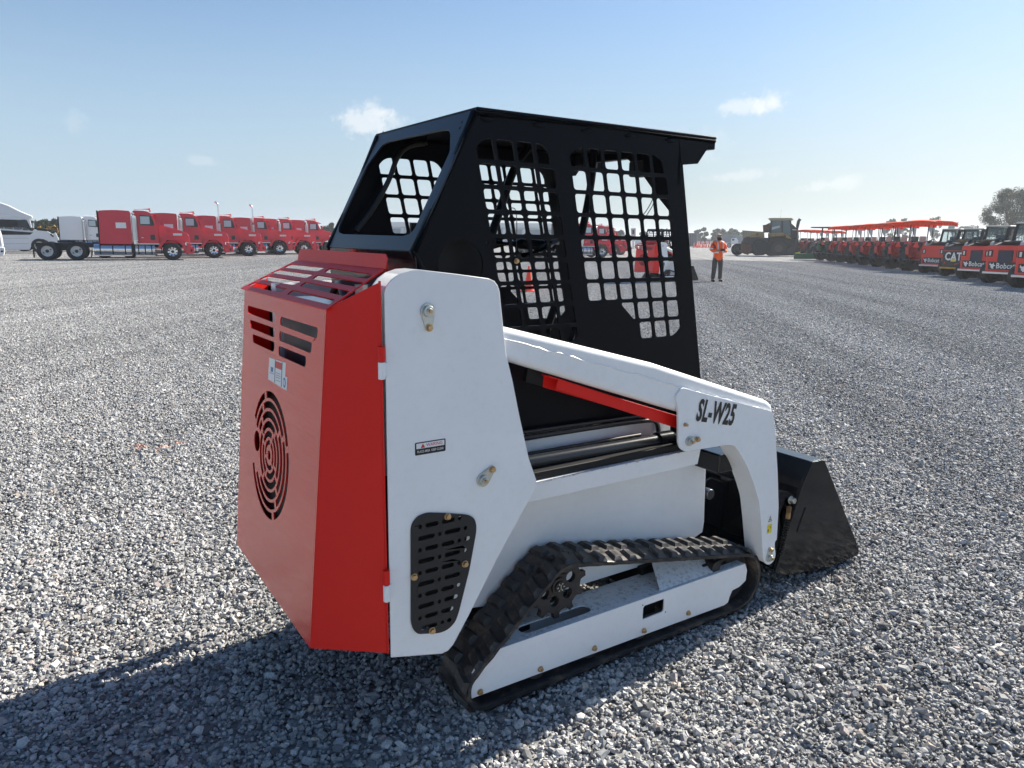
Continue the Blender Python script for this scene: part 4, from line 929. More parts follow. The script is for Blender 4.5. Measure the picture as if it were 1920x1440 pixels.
    for x0, x1 in ((-4.15, -2.2), (-2.0, -.95)):
        f = cyl('fuel_tank', (x0, -.92, .62), (x1, -.92, .62), .31, CHROME, t, n=28, bev=.02)
        for k in range(3): x = x0 + (x1 - x0) * (k + .5) / 3; cyl('tank_strap', (x - .03, -.92, .62), (x + .03, -.92, .62), .318, FRAMEK, f, n=24)
        box('tank_step', x0, x1, -1.24, -1.1, .26, .33, STEEL, t)
    box('battery_box', -2.2, -2.0, -1.0, -.5, .4, .9, FRAMEK, t)
    a_wheel(t, 0, -1.03, .52, .30, .30, rimm=CHROME if stack else RIM, name='wheel'); a_wheel(t, 0, 1.03, .52, .30, .30, name='wheel', sgn=1)
    for x in (-5.02, -6.46):
        a_wheel(t, x, -1.08, .52, .27, .30, dual=True); a_wheel(t, x, 1.08, .52, .27, .30, dual=True, sgn=1)
        cyl('axle', (x, -.9, .52), (x, .9, .52), .09, FRAMEK, t); cyl('differential', (x, -.2, .52), (x, .2, .52), .24, FRAMEK, t)
    box('suspension', -6.9, -4.5, -.6, .6, .55, .8, FRAMEK, t, .05)
    box('fifth_wheel', -6.0, -5.1, -.45, .45, 1.0, 1.12, FRAMEK, t, .04)
    for x in (-7.15, -4.32): box('mud_flap', x, x + .015, -1.22, -.7, .15, .6, RUBBERB, t)
    return t
def tall_stack(t):
    p = t.get('x'); 
    cyl('muffler', (-1.95, -1.18, .95), (-1.95, -1.18, 2.35), .10, STEEL, t)
    tube('exhaust_stack', [(-1.95, -1.18, 2.35), (-1.95, -1.18, 3.55), (-2.0, -1.18, 3.75), (-2.16, -1.18, 3.88)], .065, CHROME, t, n=12, sm=True)
red = semi(TRED, 'x', 'red day-cab highway trucks parked in a slanting row')
RT = [(325, 488), (402, 484), (467, 480.5), (525, 478), (570.5, 477), (618, 475.5)]
labs = ['nearest red semi truck of the left row, its bare rear axles and twin tanks showing', 'red semi truck second in the row, chrome muffler shield beside its door', 'red semi truck with the tallest curved chrome exhaust stack, third in the row', 'red semi truck with a shorter-looking chrome stack, fourth in the row', 'red semi truck fifth in the row, just left of the loader cab', 'farthest red semi truck of the left row, its nose hidden behind the loader cab']
GR = 'red highway trucks parked in a slanting row'
trucks = []
HD = radians(-8)
red.scale = (.93, .93, .93)
def place(o, px, py, h, lab, grp=None, off=(0, 0)):
    g = gp(px, py); o.location = g + V((cos(h), sin(h), 0)) * off[0] + V((-sin(h), cos(h), 0)) * off[1]; o.location.z = 0; o.rotation_euler = (0, 0, h); o['label'] = lab
    if grp: o['group'] = grp
red2 = copy_tree(red, skip=('muffler', 'muffler_shield', 'exhaust_outlet')); tall_stack(red2)
for i, (px, py) in enumerate(RT):
    o = red if i == 0 else red2 if i == 2 else copy_tree(red2 if i in (3,) else red)
    place(o, px, py, HD, labs[i], GR, (0, 1.0)); trucks.append(o)
MG = 'red trucks seen through the cab mesh'
for px, py, lab in ((1128, 483.5, 'red semi truck nearest among those seen through the front mesh window'), (1150, 480, 'red semi truck right behind the first one seen through the front mesh window'), (1164, 478, 'farthest red semi truck seen through the front mesh window')):
    o = copy_tree(red); place(o, px, py, radians(-14), lab, MG, (0, 1.0))
wh = semi(TWHITE, 'white semi truck parked behind the nearest red truck, left of it', None); wh2 = wh
wh.scale = (.93, .93, .93); place(wh, 212, 471.5, HD, 'white semi truck parked behind the rear axles of the nearest red truck', None, (0, 1.0))


# ---------------------------------------------------------------- generic builder for far things: pixel outlines on an upright plane at the thing's own distance
class Far:
    def __init__(self, name, px0, py0, label, cat, group=None):
        g = gp(px0, py0); self.g = g; d = V((g.x - CP.x, g.y - CP.y, 0)).normalized(); self.f = d; self.r = V((d.y, -d.x, 0))
        self.o = empty(name, g, atan2(self.r.y, self.r.x)); self.o.location.z = 0; tag(self.o, label, cat, group)
        self.P = V((g.x, g.y, 0)); self.py0 = py0
    def p(self, x, y):
        q = onplane(x, y, self.P, self.f); return ((q - self.P).dot(self.r), q.z)
    def slab(self, name, px, y0, y1, m, bev=.03, par=None, r=None, sm=None):
        pts = [self.p(*q) for q in px]
        if r: pts = [(v.x, v.y) for v in rnd(pts, r, 3)]
        return side(name, pts, y0, y1 - y0, m, par or self.o, bev=bev)
    def tube(self, name, px, y, r, m, par=None, n=8, sm=False):
        pts = [V((self.p(*q)[0], y, self.p(*q)[1])) for q in px]; return tube(name, pts, r, m, par or self.o, n=n, sm=sm)
    def disc(self, name, px, py, rad, y0, y1, m, par=None, n=24):
        x, z = self.p(px, py); return cyl(name, (x, y0, z), (x, y1, z), rad, m, par or self.o, n=n, bev=.02)

# white sleeper truck cut by the left edge
a = Far('sleeper_truck', 60, 474, 'white high-roof sleeper truck with dark side band at the left edge', 'semi truck')
a.slab('body', [(-60, 424), (50, 426), (60, 434), (64, 430), (86, 432), (100, 440), (104, 436), (111, 452), (110, 460), (104, 466), (96, 460), (90, 452), (80, 448), (68, 449), (60, 458), (56, 468), (-60, 468)], -1.1, 1.1, TWHITE)
a.slab('sleeper', [(-60, 392), (56, 410), (60, 427), (-60, 427)], -1.08, 1.08, TWHITE)
a.slab('side_band', [(-60, 410), (50, 413), (60, 433), (-60, 424)], -1.1, -1.085, DECALK, 0)
a.slab('side_band', [(-60, 427), (62, 436), (56, 440), (-60, 440)], -1.125, -1.102, DECALK, 0)
a.slab('hood_band', [(62, 427), (80, 428), (97, 433), (94, 434), (70, 432)], -1.13, -1.102, DECALK, 0)
a.slab('roof_fairing', [(-60, 372), (0, 380), (18, 386), (40, 397), (62, 406), (61, 410), (48, 410), (-60, 398)], -1.12, 1.12, TWHITE, .08)
a.slab('side_window', [(34, 413), (47, 412), (52, 427), (34, 426)], -1.12, -1.08, DGLASS, .01)
a.slab('windshield', [(55, 411), (57, 411), (67, 427), (63, 428)], -.95, .95, DGLASS, .01)
a.slab('mirror', [(61, 418), (64, 418), (64, 428), (61, 428)], -1.35, -1.2, CHROME, .01)
a.slab('side_skirt_line', [(-60, 446), (54, 446), (54, 447), (-60, 447)], -1.12, -1.1, STEEL, 0)
a.slab('side_skirt_line', [(-60, 456), (54, 456), (54, 457), (-60, 457)], -1.12, -1.1, STEEL, 0)
a.slab('front_grille', [(95, 437), (100, 443), (99, 445), (93, 440)], -1.13, -1.1, FRAMEK, 0)
x, z = a.p(74, 461); w = a_wheel(a.o, x, -1.0, .5, .3, .3); 
x, z = a.p(-30, 461); w = a_wheel(a.o, x, -1.0, .5, .3, .3)
a = Far('white_bus', -12, 487, 'white corner of a bus or van cut off by the left edge', 'bus')
a.slab('body', [(-90, 415), (-4, 420), (3, 440), (7, 463), (-90, 466)], -1.0, 1.2, TWHITE, .1)
a.slab('bumper', [(-90, 463), (8, 463), (9, 470), (7, 479), (-90, 481)], -1.06, 1.2, TWHITE, .05)
a.slab('window', [(-80, 428), (-14, 430), (-10, 446), (-80, 446)], -1.03, -1.0, DGLASS, .01)
a.slab('light', [(1, 469), (5, 469), (5, 472), (1, 472)], -1.09, -1.06, FRAMEK, 0)
x, z = a.p(-30, 475); a_wheel(a.o, x, -.85, .45, .28, .28)
# yellow excavators
for k, (px0, py0, pts, st, lab) in enumerate([(82, 464, [(66, 440), (70, 426), (76, 423), (80, 436), (76, 444)], None, 'yellow excavator arm showing over the hood of the white sleeper truck'),
      (98, 463, [(84, 436), (87, 425), (96, 425), (101, 421), (108, 428), (111, 438), (107, 438), (102, 430), (97, 431), (90, 430), (88, 438)], 1, 'orange-yellow excavator with bent boom between white truck and trees'),
      (118, 462, [(110, 445), (112, 439), (120, 438), (126, 446), (123, 447), (118, 443), (114, 448)], 2, 'small orange backhoe with black cab beside the white semi truck')]):
    a = Far('excavator', px0, py0, lab, 'excavator', 'yellow diggers behind the left trucks')
    a.slab('boom', pts, -.25, .25, YEL, .04)
    a.slab('body', [(px0 - 9, py0 - 14), (px0 + 8, py0 - 14), (px0 + 9, py0 - 7), (px0 - 10, py0 - 7)], -1.2, 1.2, YEL, .1)
    a.slab('track', [(px0 - 11, py0), (px0 - 13, py0 - 3), (px0 - 11, py0 - 6), (px0 + 10, py0 - 6), (px0 + 12, py0 - 3), (px0 + 10, py0)], -1.4, 1.4, FRAMEK, .1)
    cx_ = px0 + (4 if k < 2 else 2)
    for (u0, u1) in ((cx_ - 5, cx_ - 4.3), (cx_ + 4.3, cx_ + 5)): a.slab('cab_post', [(u0, 427), (u1, 427), (u1, py0 - 14), (u0, py0 - 14)], -.8, .8, FRAMEK, .01)
    a.slab('cab_roof', [(cx_ - 5.5, 425.5), (cx_ + 5.5, 425.5), (cx_ + 5.5, 427.2), (cx_ - 5.5, 427.2)], -.85, .85, FRAMEK, .02)

# ---------------------------------------------------------------- skid steers
def skid(kind, label, dark=False):
    t = empty('skid_steer'); tag(t, label, 'skid steer', 'skid steers parked side by side at the right edge')
    sl('body', [(-.9, .42), (1.3, .38), (1.5, .5), (1.4, 1.0), (.6, 1.25), (-.75, 1.42), (-.9, 1.38)], -.62, .62, FRAMEK if kind == 'cat' else TWHITE, t, .03)
    dm = mat('charcoal_paint', (.03, .03, .03), .4) if kind == 'cat' else BOBRED
    d = box('rear_door', -1.02, -.90, -.64, .64, .44, 1.40, dm, t, .04)
    box('bumper_bar', -1.06, -.88, -.70, .70, .36, .45, YEL if kind == 'cat' else STEEL, t, .02)
    def face(name, y0, y1, z0, z1, m, x=-1.03, par=None, bev=.01): return box(name, x - .008, x + .006, y0, y1, z0, z1, m, par or d, bev)
    if kind != 'cat':
        for y in (-.5, .5): l = face('tail_light', y - .09, y + .09, .98, 1.22, DECALK); face('lamp', y - .035, y + .035, 1.02, 1.18, mat('lamp_lens', (.7, .7, .65), .2), -1.036, l)
        if dark: sl_ = face('grille_panel', -.30, .22, .78, 1.22, mat('grille_dark_blue', (.02, .025, .05), .5))
        pl = face('name_plate', -.52, .52, .52, .80, DECALK)
        text('plate_text', 'Bobcat', (-1.041, -.10, .655), (0, -1, 0), (0, 0, 1), .27, DECALW, pl, sx=.84, bold=.02, depth=.004)
        bm = bmesh.new(); a_slab(bm, (-1.040, 0, 0), (0, -1, 0), (0, 0, 1), [(-.46, .77), (-.42, .71), (-.36, .72), (-.33, .77), (-.31, .70), (-.25, .66), (-.30, .64), (-.33, .60), (-.30, .57), (-.36, .54), (-.39, .58), (-.43, .60), (-.42, .65), (-.47, .69)], [], .004); link('cat_head_emblem', bm, DECALW, pl)
    else:
        text('plate_text', 'CAT', (-1.037, .04, .92), (0, -1, 0), (0, 0, 1), .50, DECALW, d, sx=.85, bold=.03, depth=.004)
        bm = bmesh.new(); a_slab(bm, (-1.042, 0, 0), (0, -1, 0), (0, 0, 1), [(-.16, .70), (.14, .70), (-.01, .88)], [], .004); link('plate_triangle', bm, DECALY, d)
        bm = bmesh.new(); a_slab(bm, (-1.038, 0, 0), (0, -1, 0), (0, 0, 1), [(.32, .98), (.38, .98), (.52, .80), (.40, .62), (.05, .56), (.08, .60), (.36, .66), (.46, .80)], [], .004); link('hexagon_outline', bm, DECALR, d)
        face('stripe', -.62, .62, 1.18, 1.21, DECALR); face('tail_light', .42, .5, .60, .68, DECALR)
    sl('rear_hood', [(-.92, 1.38), (-.3, 1.56), (.2, 1.58), (.2, 1.3), (-.9, 1.3)], -.60, .60, FRAMEK, t, .03)
    box('hood_grille', -.85, -.35, -.5, .5, 1.50, 1.54, FRAMEK, t)
    for s in (-1, 1):
        sl('tower', rnd([(-.80, 1.20), (-.74, 1.52), (-.45, 1.58), (-.1, 1.45), (-.1, 1.0), (-.80, 1.0)], .1), s * .70 - .06, s * .70 + .06, mat('worn_white', (.45, .46, .47), .5), t, .02)
        sl('lift_arm', [(-.75, 1.50), (.9, 1.32), (1.5, .9), (1.75, .3), (1.62, .3), (1.36, .82), (.85, 1.18), (-.75, 1.36)], s * .72 - .05, s * .72 + .05, mat('worn_white', (.45, .46, .47), .5), t, .02)
        tube('lift_cylinder', [(-.5, s * .70, 1.5), (.5, s * .70, 1.0)], .05, FRAMEK, t)
        cyl('hose_bundle', (-.78, s * .6, 1.55), (-.66, s * .5, 1.62), .06, FRAMEK, t)
        for x in (-.58, .55): a_wheel(t, x, s * .74, .39, .28, .20, rimm=FRAMEK, sgn=s)
    side('cab_side', [(-.12, 1.45), (.05, 2.18), (1.0, 2.20), (1.12, 1.2), (.0, 1.2)], -.50, .04, FRAMEK, t, [[(.04, 1.55), (.14, 2.08), (.92, 2.08), (.98, 1.5)]])
    side('cab_side', [(-.12, 1.45), (.05, 2.18), (1.0, 2.20), (1.12, 1.2), (.0, 1.2)], .46, .04, FRAMEK, t, [[(.04, 1.55), (.14, 2.08), (.92, 2.08), (.98, 1.5)]])
    box('cab_roof', .02, 1.08, -.52, .52, 2.18, 2.24, mat('dusty_cab_roof', (.55, .54, .50), .6), t, .03)
    for y0, y1 in ((-.5, -.40), (.40, .5)): slab3('rear_post', [V((-.12, y0, 1.45)), V((-.12, y1, 1.45)), V((.05, y1, 2.18)), V((.05, y0, 2.18))], .05, FRAMEK, t, up=(-1, 0, 0))
    slab3('rear_window', [V((-.08, -.40, 1.5)), V((-.08, .40, 1.5)), V((.05, .40, 2.14)), V((.05, -.40, 2.14))], .01, GLASS, t, up=(-1, 0, 0))
    bm = bmesh.new()
    for k in range(7): y = -.36 + k * .12; a_tube(bm, [(1.0, y, 1.3), (1.0, y, 2.18)], .012, 4)
    for k in range(6): z = 1.5 + k * .12; a_tube(bm, [(1.0, -.4, z), (1.0, .4, z)], .012, 4)
    link('cab_mesh', bm, FRAMEK, t)
    box('seat', .3, .42, -.25, .25, 1.2, 1.85, FRAMEK, t, .05)
    sl('bucket', [(1.7, .05), (2.5, .05), (2.5, .12), (1.85, .12), (1.75, .55), (1.65, .6)], -.85, .85, BLACKM, t, .02)
    return t
bob = skid('bob', 'red-backed skid steer beside the grey-backed one, the leftmost of its row')
BP = [(1757, 513, False, 'skid steer with plain red rear door, leftmost of its row beside the tractors'), (1797, 519, 'cat', 'skid steer with dark charcoal rear door between two red ones'), (1839, 525, True, 'skid steer with red rear door and dark grille square, right of the charcoal one'), (1896, 533, True, 'nearest skid steer with red rear door and dark square at right edge'), (1960, 543, True, 'skid steer mostly cut off by the right edge of the picture')]
bobd = None
for i, (px, py, kd, lab) in enumerate(BP):
    if i == 0: o = bob
    elif kd == 'cat': o = skid('cat', lab)
    elif bobd is None: bobd = o = skid('bob', lab, True)
    else: o = copy_tree(bobd)
    h = radians(-13); g = gp(px, py); sc_ = (1, .96, 1.04, 1.12, 1.15)[i]; o.scale = (sc_, sc_, 1 + (sc_ - 1) * .4); o.rotation_euler = (0, 0, h); o.location = g + V((cos(h), sin(h), 0)) * .55; o.location.z = 0; o['label'] = lab
for px, py, dx in ((1797, 519, -.55), (1839, 525, -.5)):
    g = gp(px, py); h = radians(-13); 
    bm = bmesh.new(); bmesh.ops.create_icosphere(bm, subdivisions=3, radius=1)
    for v in bm.verts: v.co = V((v.co.x * .22, v.co.y * .42, v.co.z * .08)) * (1 + .5 * noise.noise(v.co * 2.3 + V((px, 0, 0))))
    o = link('folded_sheet', bm, mat('brown_cardboard', (.28, .16, .07), .8, var=.3, vscale=6), None, smooth=40); o.location = g + V((cos(h), sin(h), 0)) * .12; o.location.z = 1.62; o.rotation_euler = (0, 0, h)
    tag(o, 'crumpled brown cover lying on the ' + ('charcoal' if px < 1800 else 'second red') + '-backed skid steer', 'cover')

# ---------------------------------------------------------------- farm tractors with orange canopies
def tractor(label, canopy=True, body=TRACRED, group='red tractors with orange canopies in a long row'):
    t = empty('tractor'); tag(t, label, 'tractor', group)
    def bigw(y, r, w, x, s):
        e = a_wheel(t, x, y, r, w, r * .52, rimm=mat('tractor_rim', (.5, .45, .40), .5), sgn=s)
        bm = bmesh.new()
        for k in range(18):
            a = 2 * pi * k / 18
            for q in (-1, 1):
                da = pi / 18 if q > 0 else 0
                R_ = Matrix.Rotation(-(a + da), 3, 'Y') @ Matrix.Rotation(radians(32 * q), 3, 'X')
                c = V((cos(a + da), 0, sin(a + da))) * (r + .012) + V((0, q * w * .26, 0)); a_box(bm, c, (.05, w * .55, .045), R_)
        link('tyre_lugs', bm, LUGM, e); return e
    bigw(-.72, .74, .42, 0, -1); bigw(.72, .74, .42, 0, 1)
    a_wheel(t, 1.95, -.68, .46, .28, .26, rimm=RIM, sgn=-1); a_wheel(t, 1.95, .68, .46, .28, .26, rimm=RIM, sgn=1)
    box('rear_axle', -.18, .2, -.6, .6, .55, .95, body, t, .05); box('gearbox', .1, 1.1, -.22, .22, .5, 1.0, FRAMEK, t, .04)
    sl('hood', rnd([(.95, .85), (2.4, .8), (2.45, 1.3), (2.3, 1.42), (.95, 1.48)], .1), -.30, .30, body, t, .06)
    for s in (-1, 1):
        sl('fender', [(-.75, .85), (-.80, 1.25), (-.5, 1.52), (.3, 1.55), (.55, 1.3), (.45, 1.3), (.2, 1.48), (-.42, 1.45), (-.68, 1.2)], s * .42 - .10, s * .42 + .10, body, t, .02)
        box('fender_inner', -.6, .4, s * .36 - .06, s * .36 + .06, .75, 1.5, body, t)
        box('tail_light', -.62, -.54, s * .42 - .08, s * .42 + .08, 1.5, 1.60, DECALR, t, .01)
        tube('lift_link', [(-.2, s * .3, .6), (-1.0, s * .38, .45)], .035, FRAMEK, t); tube('lift_link', [(-.3, s * .3, 1.05), (-.85, s * .36, .5)], .025, FRAMEK, t)
    tube('draw_bar', [(-.95, -.5, .62), (-.95, .5, .62)], .04, STEEL, t)
    box('seat', -.15, .3, -.22, .22, 1.1, 1.2, FRAMEK, t, .04); box('seat_back', -.2, -.1, -.22, .22, 1.15, 1.62, FRAMEK, t, .04)
    bm = bmesh.new(); a_tube(bm, [(.75 + .06 * sin(a) , .2 * cos(a), 1.55 + .16 * sin(a)) for a in [2 * pi * i / 14 for i in range(14)]], .018, 5, closed=True); a_tube(bm, [(1.0, 0, 1.3), (.75, 0, 1.55)], .025, 6); link('steering_wheel', bm, FRAMEK, t)
    sl('dashboard', rnd([(.85, 1.2), (1.15, 1.2), (1.1, 1.6), (.9, 1.62)], .05), -.25, .25, FRAMEK, t, .02)
    bm = bmesh.new(); a_slab(bm, (-.66, 0, 0), (0, -1, 0), (0, 0, 1), [(-.18, 1.28), (.18, 1.28), (0, 1.58)], [], .02); link('warning_triangle', bm, mat('triangle_red', (.8, .03, .02), .4), t)
    box('plastic_wrap', -.58, -.5, -.42, -.05, 1.55, 1.86, mat('pinkish_wrap', (.5, .28, .24), .3), t, .03)
    box('gauge_box', -.5, -.42, .05, .45, 1.60, 1.85, DECALK, t, .02)
    if canopy:
        m = CANVAS
        for x, y in ((-.35, -.62), (-.35, .62), (1.15, -.55), (1.15, .55)): tube('canopy_post', [(x, y, 1.45), (x * 1.02, y, 2.55)], .028, FRAMEK, t)
        bm = bmesh.new(); nx, ny = 8, 6; gr = []
        for i in range(nx + 1):
            row = []
            for j in range(ny + 1):
                u = i / nx; v = j / ny * 2 - 1; row.append(bm.verts.new((-.65 + 2.1 * u, v * .84, 2.72 - .06 * v * v - .10 * max(0, u - .75) * 4 * (u - .2) - .05 * max(0, .12 - u) / .12)))
            gr.append(row)
        for i in range(nx):
            for j in range(ny): bm.faces.new((gr[i][j], gr[i + 1][j], gr[i + 1][j + 1], gr[i][j + 1]))
        # hanging edge
        def hang(vs):
            for a_, b_ in zip(vs[:-1], vs[1:]):
                c_ = bm.verts.new(b_.co - V((0, 0, .20))); d_ = bm.verts.new(a_.co - V((0, 0, .20))); bm.faces.new((a_, b_, c_, d_))
        hang(gr[0]); hang([r_[0] for r_ in gr]); hang([r_[-1] for r_ in gr]); hang(gr[-1])
        c = link('canopy', bm, m, t, smooth=40); so = c.modifiers.new('s', 'SOLIDIFY'); so.thickness = .02
        bm = bmesh.new()
        for x in (-.7, 0, .8, 1.5): a_tube(bm, [(x, -.84, 2.6), (x, .84, 2.6)], .015, 5)
        a_tube(bm, [(-.7, -.84, 2.58), (1.55, -.84, 2.52)], .015, 5); a_tube(bm, [(-.7, .84, 2.58), (1.55, .84, 2.52)], .015, 5); link('canopy_frame', bm, FRAMEK, c)
        slab3('side_curtain', [V((1.2, -.84, 2.45)), V((1.2, -.84, 1.75)), V((.6, -.84, 2.45))], .01, mat('clear_curtain', (.35, .38, .38), .25), t, up=(0, -1, 0))
    return t
tra = tractor('x')
TP = [(1726, 509, 'tractor with orange canopy nearest the skid steers, rearmost wheels in full view'), (1692, 504.5, 'tractor with orange canopy, second from the skid steers'), (1664, 501, 'tractor with orange canopy, third from the skid steers'), (1637, 498, 'tractor with orange canopy, fourth from the skid steers'), (1614, 495, 'tractor with orange canopy, fifth from the skid steers'), (1592, 492.5, 'tractor with orange canopy, sixth from the skid steers'), (1574, 490.5, 'tractor with orange canopy next to the one with a flat dark roof')]
for i, (px, py, lab) in enumerate(TP):
    o = tra if i == 0 else copy_tree(tra)
    h = radians(-4); g = gp(px, py); o.rotation_euler = (0, 0, h); o.location = g + V((0, 0, 0)); o.location.z = 0; o['label'] = lab
for i, (px, py, lab) in enumerate([(1511, 481, 'farther orange-canopied tractor just right of the crawler tractor'), (1524, 480.5, 'farther orange-canopied tractor behind the green mower deck'), (1540, 480, 'farther orange-canopied tractor seen left of the flat dark roof'), (1552, 480, 'farther orange-canopied tractor seen behind the post of the dark-roofed tractor')]):
    o = copy_tree(tra); h = radians(-4); g = gp(px, py); o.rotation_euler = (0, 0, h); o.location = g; o.location.z = 0; o['label'] = lab; o['group'] = 'farther tractors with orange canopies'
gt = tractor('green-hooded tractor with flat dark roof, left end of the tractor row', canopy=False, body=GREEN)
gt['category'] = 'tractor'; del gt['group']
h = radians(-8); gt.rotation_euler = (0, 0, h); gt.location = gp(1551, 488); gt.location.z = 0
for x, y in ((-.2, -.6), (-.2, .6)): tube('roof_post', [(x, y, 1.4), (x, y, 2.62)], .06, FRAMEK, gt)
sl('roof', rnd([(-1.0, 2.62), (1.3, 2.62), (1.2, 2.70), (-.9, 2.72)], .03), -1.15, 1.15, mat('dark_olive_roof', (.05, .05, .04), .6), gt, .02)
a = Far('mower_deck', 1510, 486.5, 'long low green implement lying in front of the tractor row', 'implement')
a.slab('deck', [(1489, 476), (1529, 474), (1531, 485.5), (1488, 485.5)], -.4, .4, GREEN, .04)
a.slab('deck_cover', [(1491, 474), (1500, 472.5), (1500, 475), (1491, 476)], -.3, .3, DECALY, .02)
a.slab('hitch', [(1512, 474), (1522, 462), (1530, 460), (1528, 466), (1520, 475)], -.2, .2, FRAMEK, .03)

# ---------------------------------------------------------------- tracked tractor, big and dusty
a = Far('crawler_tractor', 1445, 480, 'big dusty yellow-brown crawler tractor with rubber tracks and glass cab', 'crawler tractor')
def band(name, loop, y0, y1, par=None):
    pts = [a.p(*q) for q in loop]; cx_ = sum(p[0] for p in pts) / len(pts); cz_ = sum(p[1] for p in pts) / len(pts)
    pts = [(v.x, v.y) for v in rnd(pts, .35, 5)]; inn = [(cx_ + (x - cx_) * .84, cz_ + (z - cz_) * .74) for x, z in pts]
    return side(name, pts, y0, y1 - y0, TYRE, par or a.o, [inn], bev=.02)
tk_ = band('rubber_track', [(1438, 479.5), (1431, 466), (1446, 448), (1462, 446), (1491, 456), (1493, 478.5)], -1.5, -.9)
a.disc('drive_wheel', 1460, 465, .78, -1.46, -.95, FRAMEK); a.disc('drive_hub', 1460, 465, .40, -1.52, -1.40, mat('dusty_hub', (.10, .08, .06), .7)); a.disc('idler_wheel', 1484, 469, .42, -1.46, -.95, FRAMEK)
t2 = band('rubber_track', [(1413, 479), (1408, 466), (1414, 452), (1424, 447), (1436, 452), (1436, 478)], -.9, .6)
a.slab('undercarriage', [(1414, 455), (1490, 452), (1489, 476), (1416, 476.5)], -.85, .9, FRAMEK, .1)
a.slab('front_body', [(1390, 455), (1395, 446), (1402, 444), (1442, 446), (1442, 472), (1398, 476), (1390, 470)], -.7, .9, mat('dusty_dark_body', (.05, .047, .045), .6, dirt=(.20, .14, .06), dscale=1.6, damt=.7), .08)
a.slab('nose_panel', [(1389, 457), (1407, 458), (1411, 468), (1403, 478), (1391, 474)], -.95, -.72, RUST, .05)
a.slab('hood', [(1398, 444), (1414, 438), (1432, 436), (1434, 444), (1410, 446)], -.7, .7, OLIVE, .08)
a.slab('fender', [(1441, 445), (1442, 437), (1468, 436), (1478, 441), (1484, 448), (1476, 447), (1466, 443)], -1.4, .9, OLIVE, .06)
a.slab('rear_deck', [(1440, 437), (1486, 440), (1497, 447), (1497, 466), (1440, 466)], -.5, .9, FRAMEK, .05)
a.slab('cab_glass', [(1447, 413), (1480, 413), (1484, 442), (1443, 437)], -.75, .75, mat('tinted_cab_glass', (.10, .15, .16), .12), .05)
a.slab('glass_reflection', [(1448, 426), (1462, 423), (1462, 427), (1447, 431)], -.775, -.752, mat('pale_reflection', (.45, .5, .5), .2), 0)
for q in ([(1445, 413), (1448, 413), (1446, 438), (1442, 438)], [(1465, 413), (1468, 413), (1468, 440), (1465, 440)], [(1480, 413), (1483, 413), (1487, 445), (1483, 445)]): a.slab('cab_pillar', q, -.8, .8, FRAMEK, .02)
a.slab('cab_roof', [(1440, 410), (1446, 409), (1484, 409), (1488, 412), (1484, 414), (1444, 414)], -.95, .95, mat('tan_roof', (.35, .30, .20), .6), .05)
a.slab('rear_body', [(1484, 419), (1496, 430), (1498, 447), (1484, 447)], -.6, .6, FRAMEK, .05)
a.slab('side_stripe', [(1485, 430), (1494, 430.5), (1494, 432), (1485, 431.5)], -.63, -.6, DECALW, 0)
a.tube('exhaust_stack', [(1493, 448), (1495, 424), (1497, 415), (1500, 411)], -.7, .16, FRAMEK, n=10)
a.slab('toolbox', [(1430, 422), (1436, 421), (1444, 417), (1443, 436), (1431, 436)], .4, 1.2, RUST, .05)
for pxx in (1383,):
    x, z = a.p(pxx, 466); a_wheel(a.o, x, -.3, .62, .9, .35, rimm=FRAMEK); 
a.tube('antenna', [(1463, 409), (1465, 393)], 0, .012, FRAMEK, n=5)

# ---------------------------------------------------------------- person in hi-vis jacket
def skin_mesh(name, nodes, edges, m, parent, sub=2):
    me = bpy.data.meshes.new(name); me.from_pydata([n[:3] for n in nodes], edges, []); o = bpy.data.objects.new(name, me); COL.objects.link(o)
    o.modifiers.new('skin', 'SKIN'); 
    if not me.skin_vertices: 
        bpy.context.view_layer.update()
    for i, n in enumerate(nodes):
        sv = me.skin_vertices[0].data[i]; r = n[3]; sv.radius = (r, n[4] if len(n) > 4 else r); sv.use_root = (i == 0)
    s = o.modifiers.new('sub', 'SUBSURF'); s.levels = sub; s.render_levels = sub
    me.materials.append(m); o.parent = parent
    dg = bpy.context.evaluated_depsgraph_get(); o2 = bpy.data.meshes.new_from_object(o.evaluated_get(dg)); o.modifiers.clear(); o.data = o2; o2.materials.clear(); o2.materials.append(m); o2.name = name
    for p in o2.polygons: p.use_smooth = True
    return o
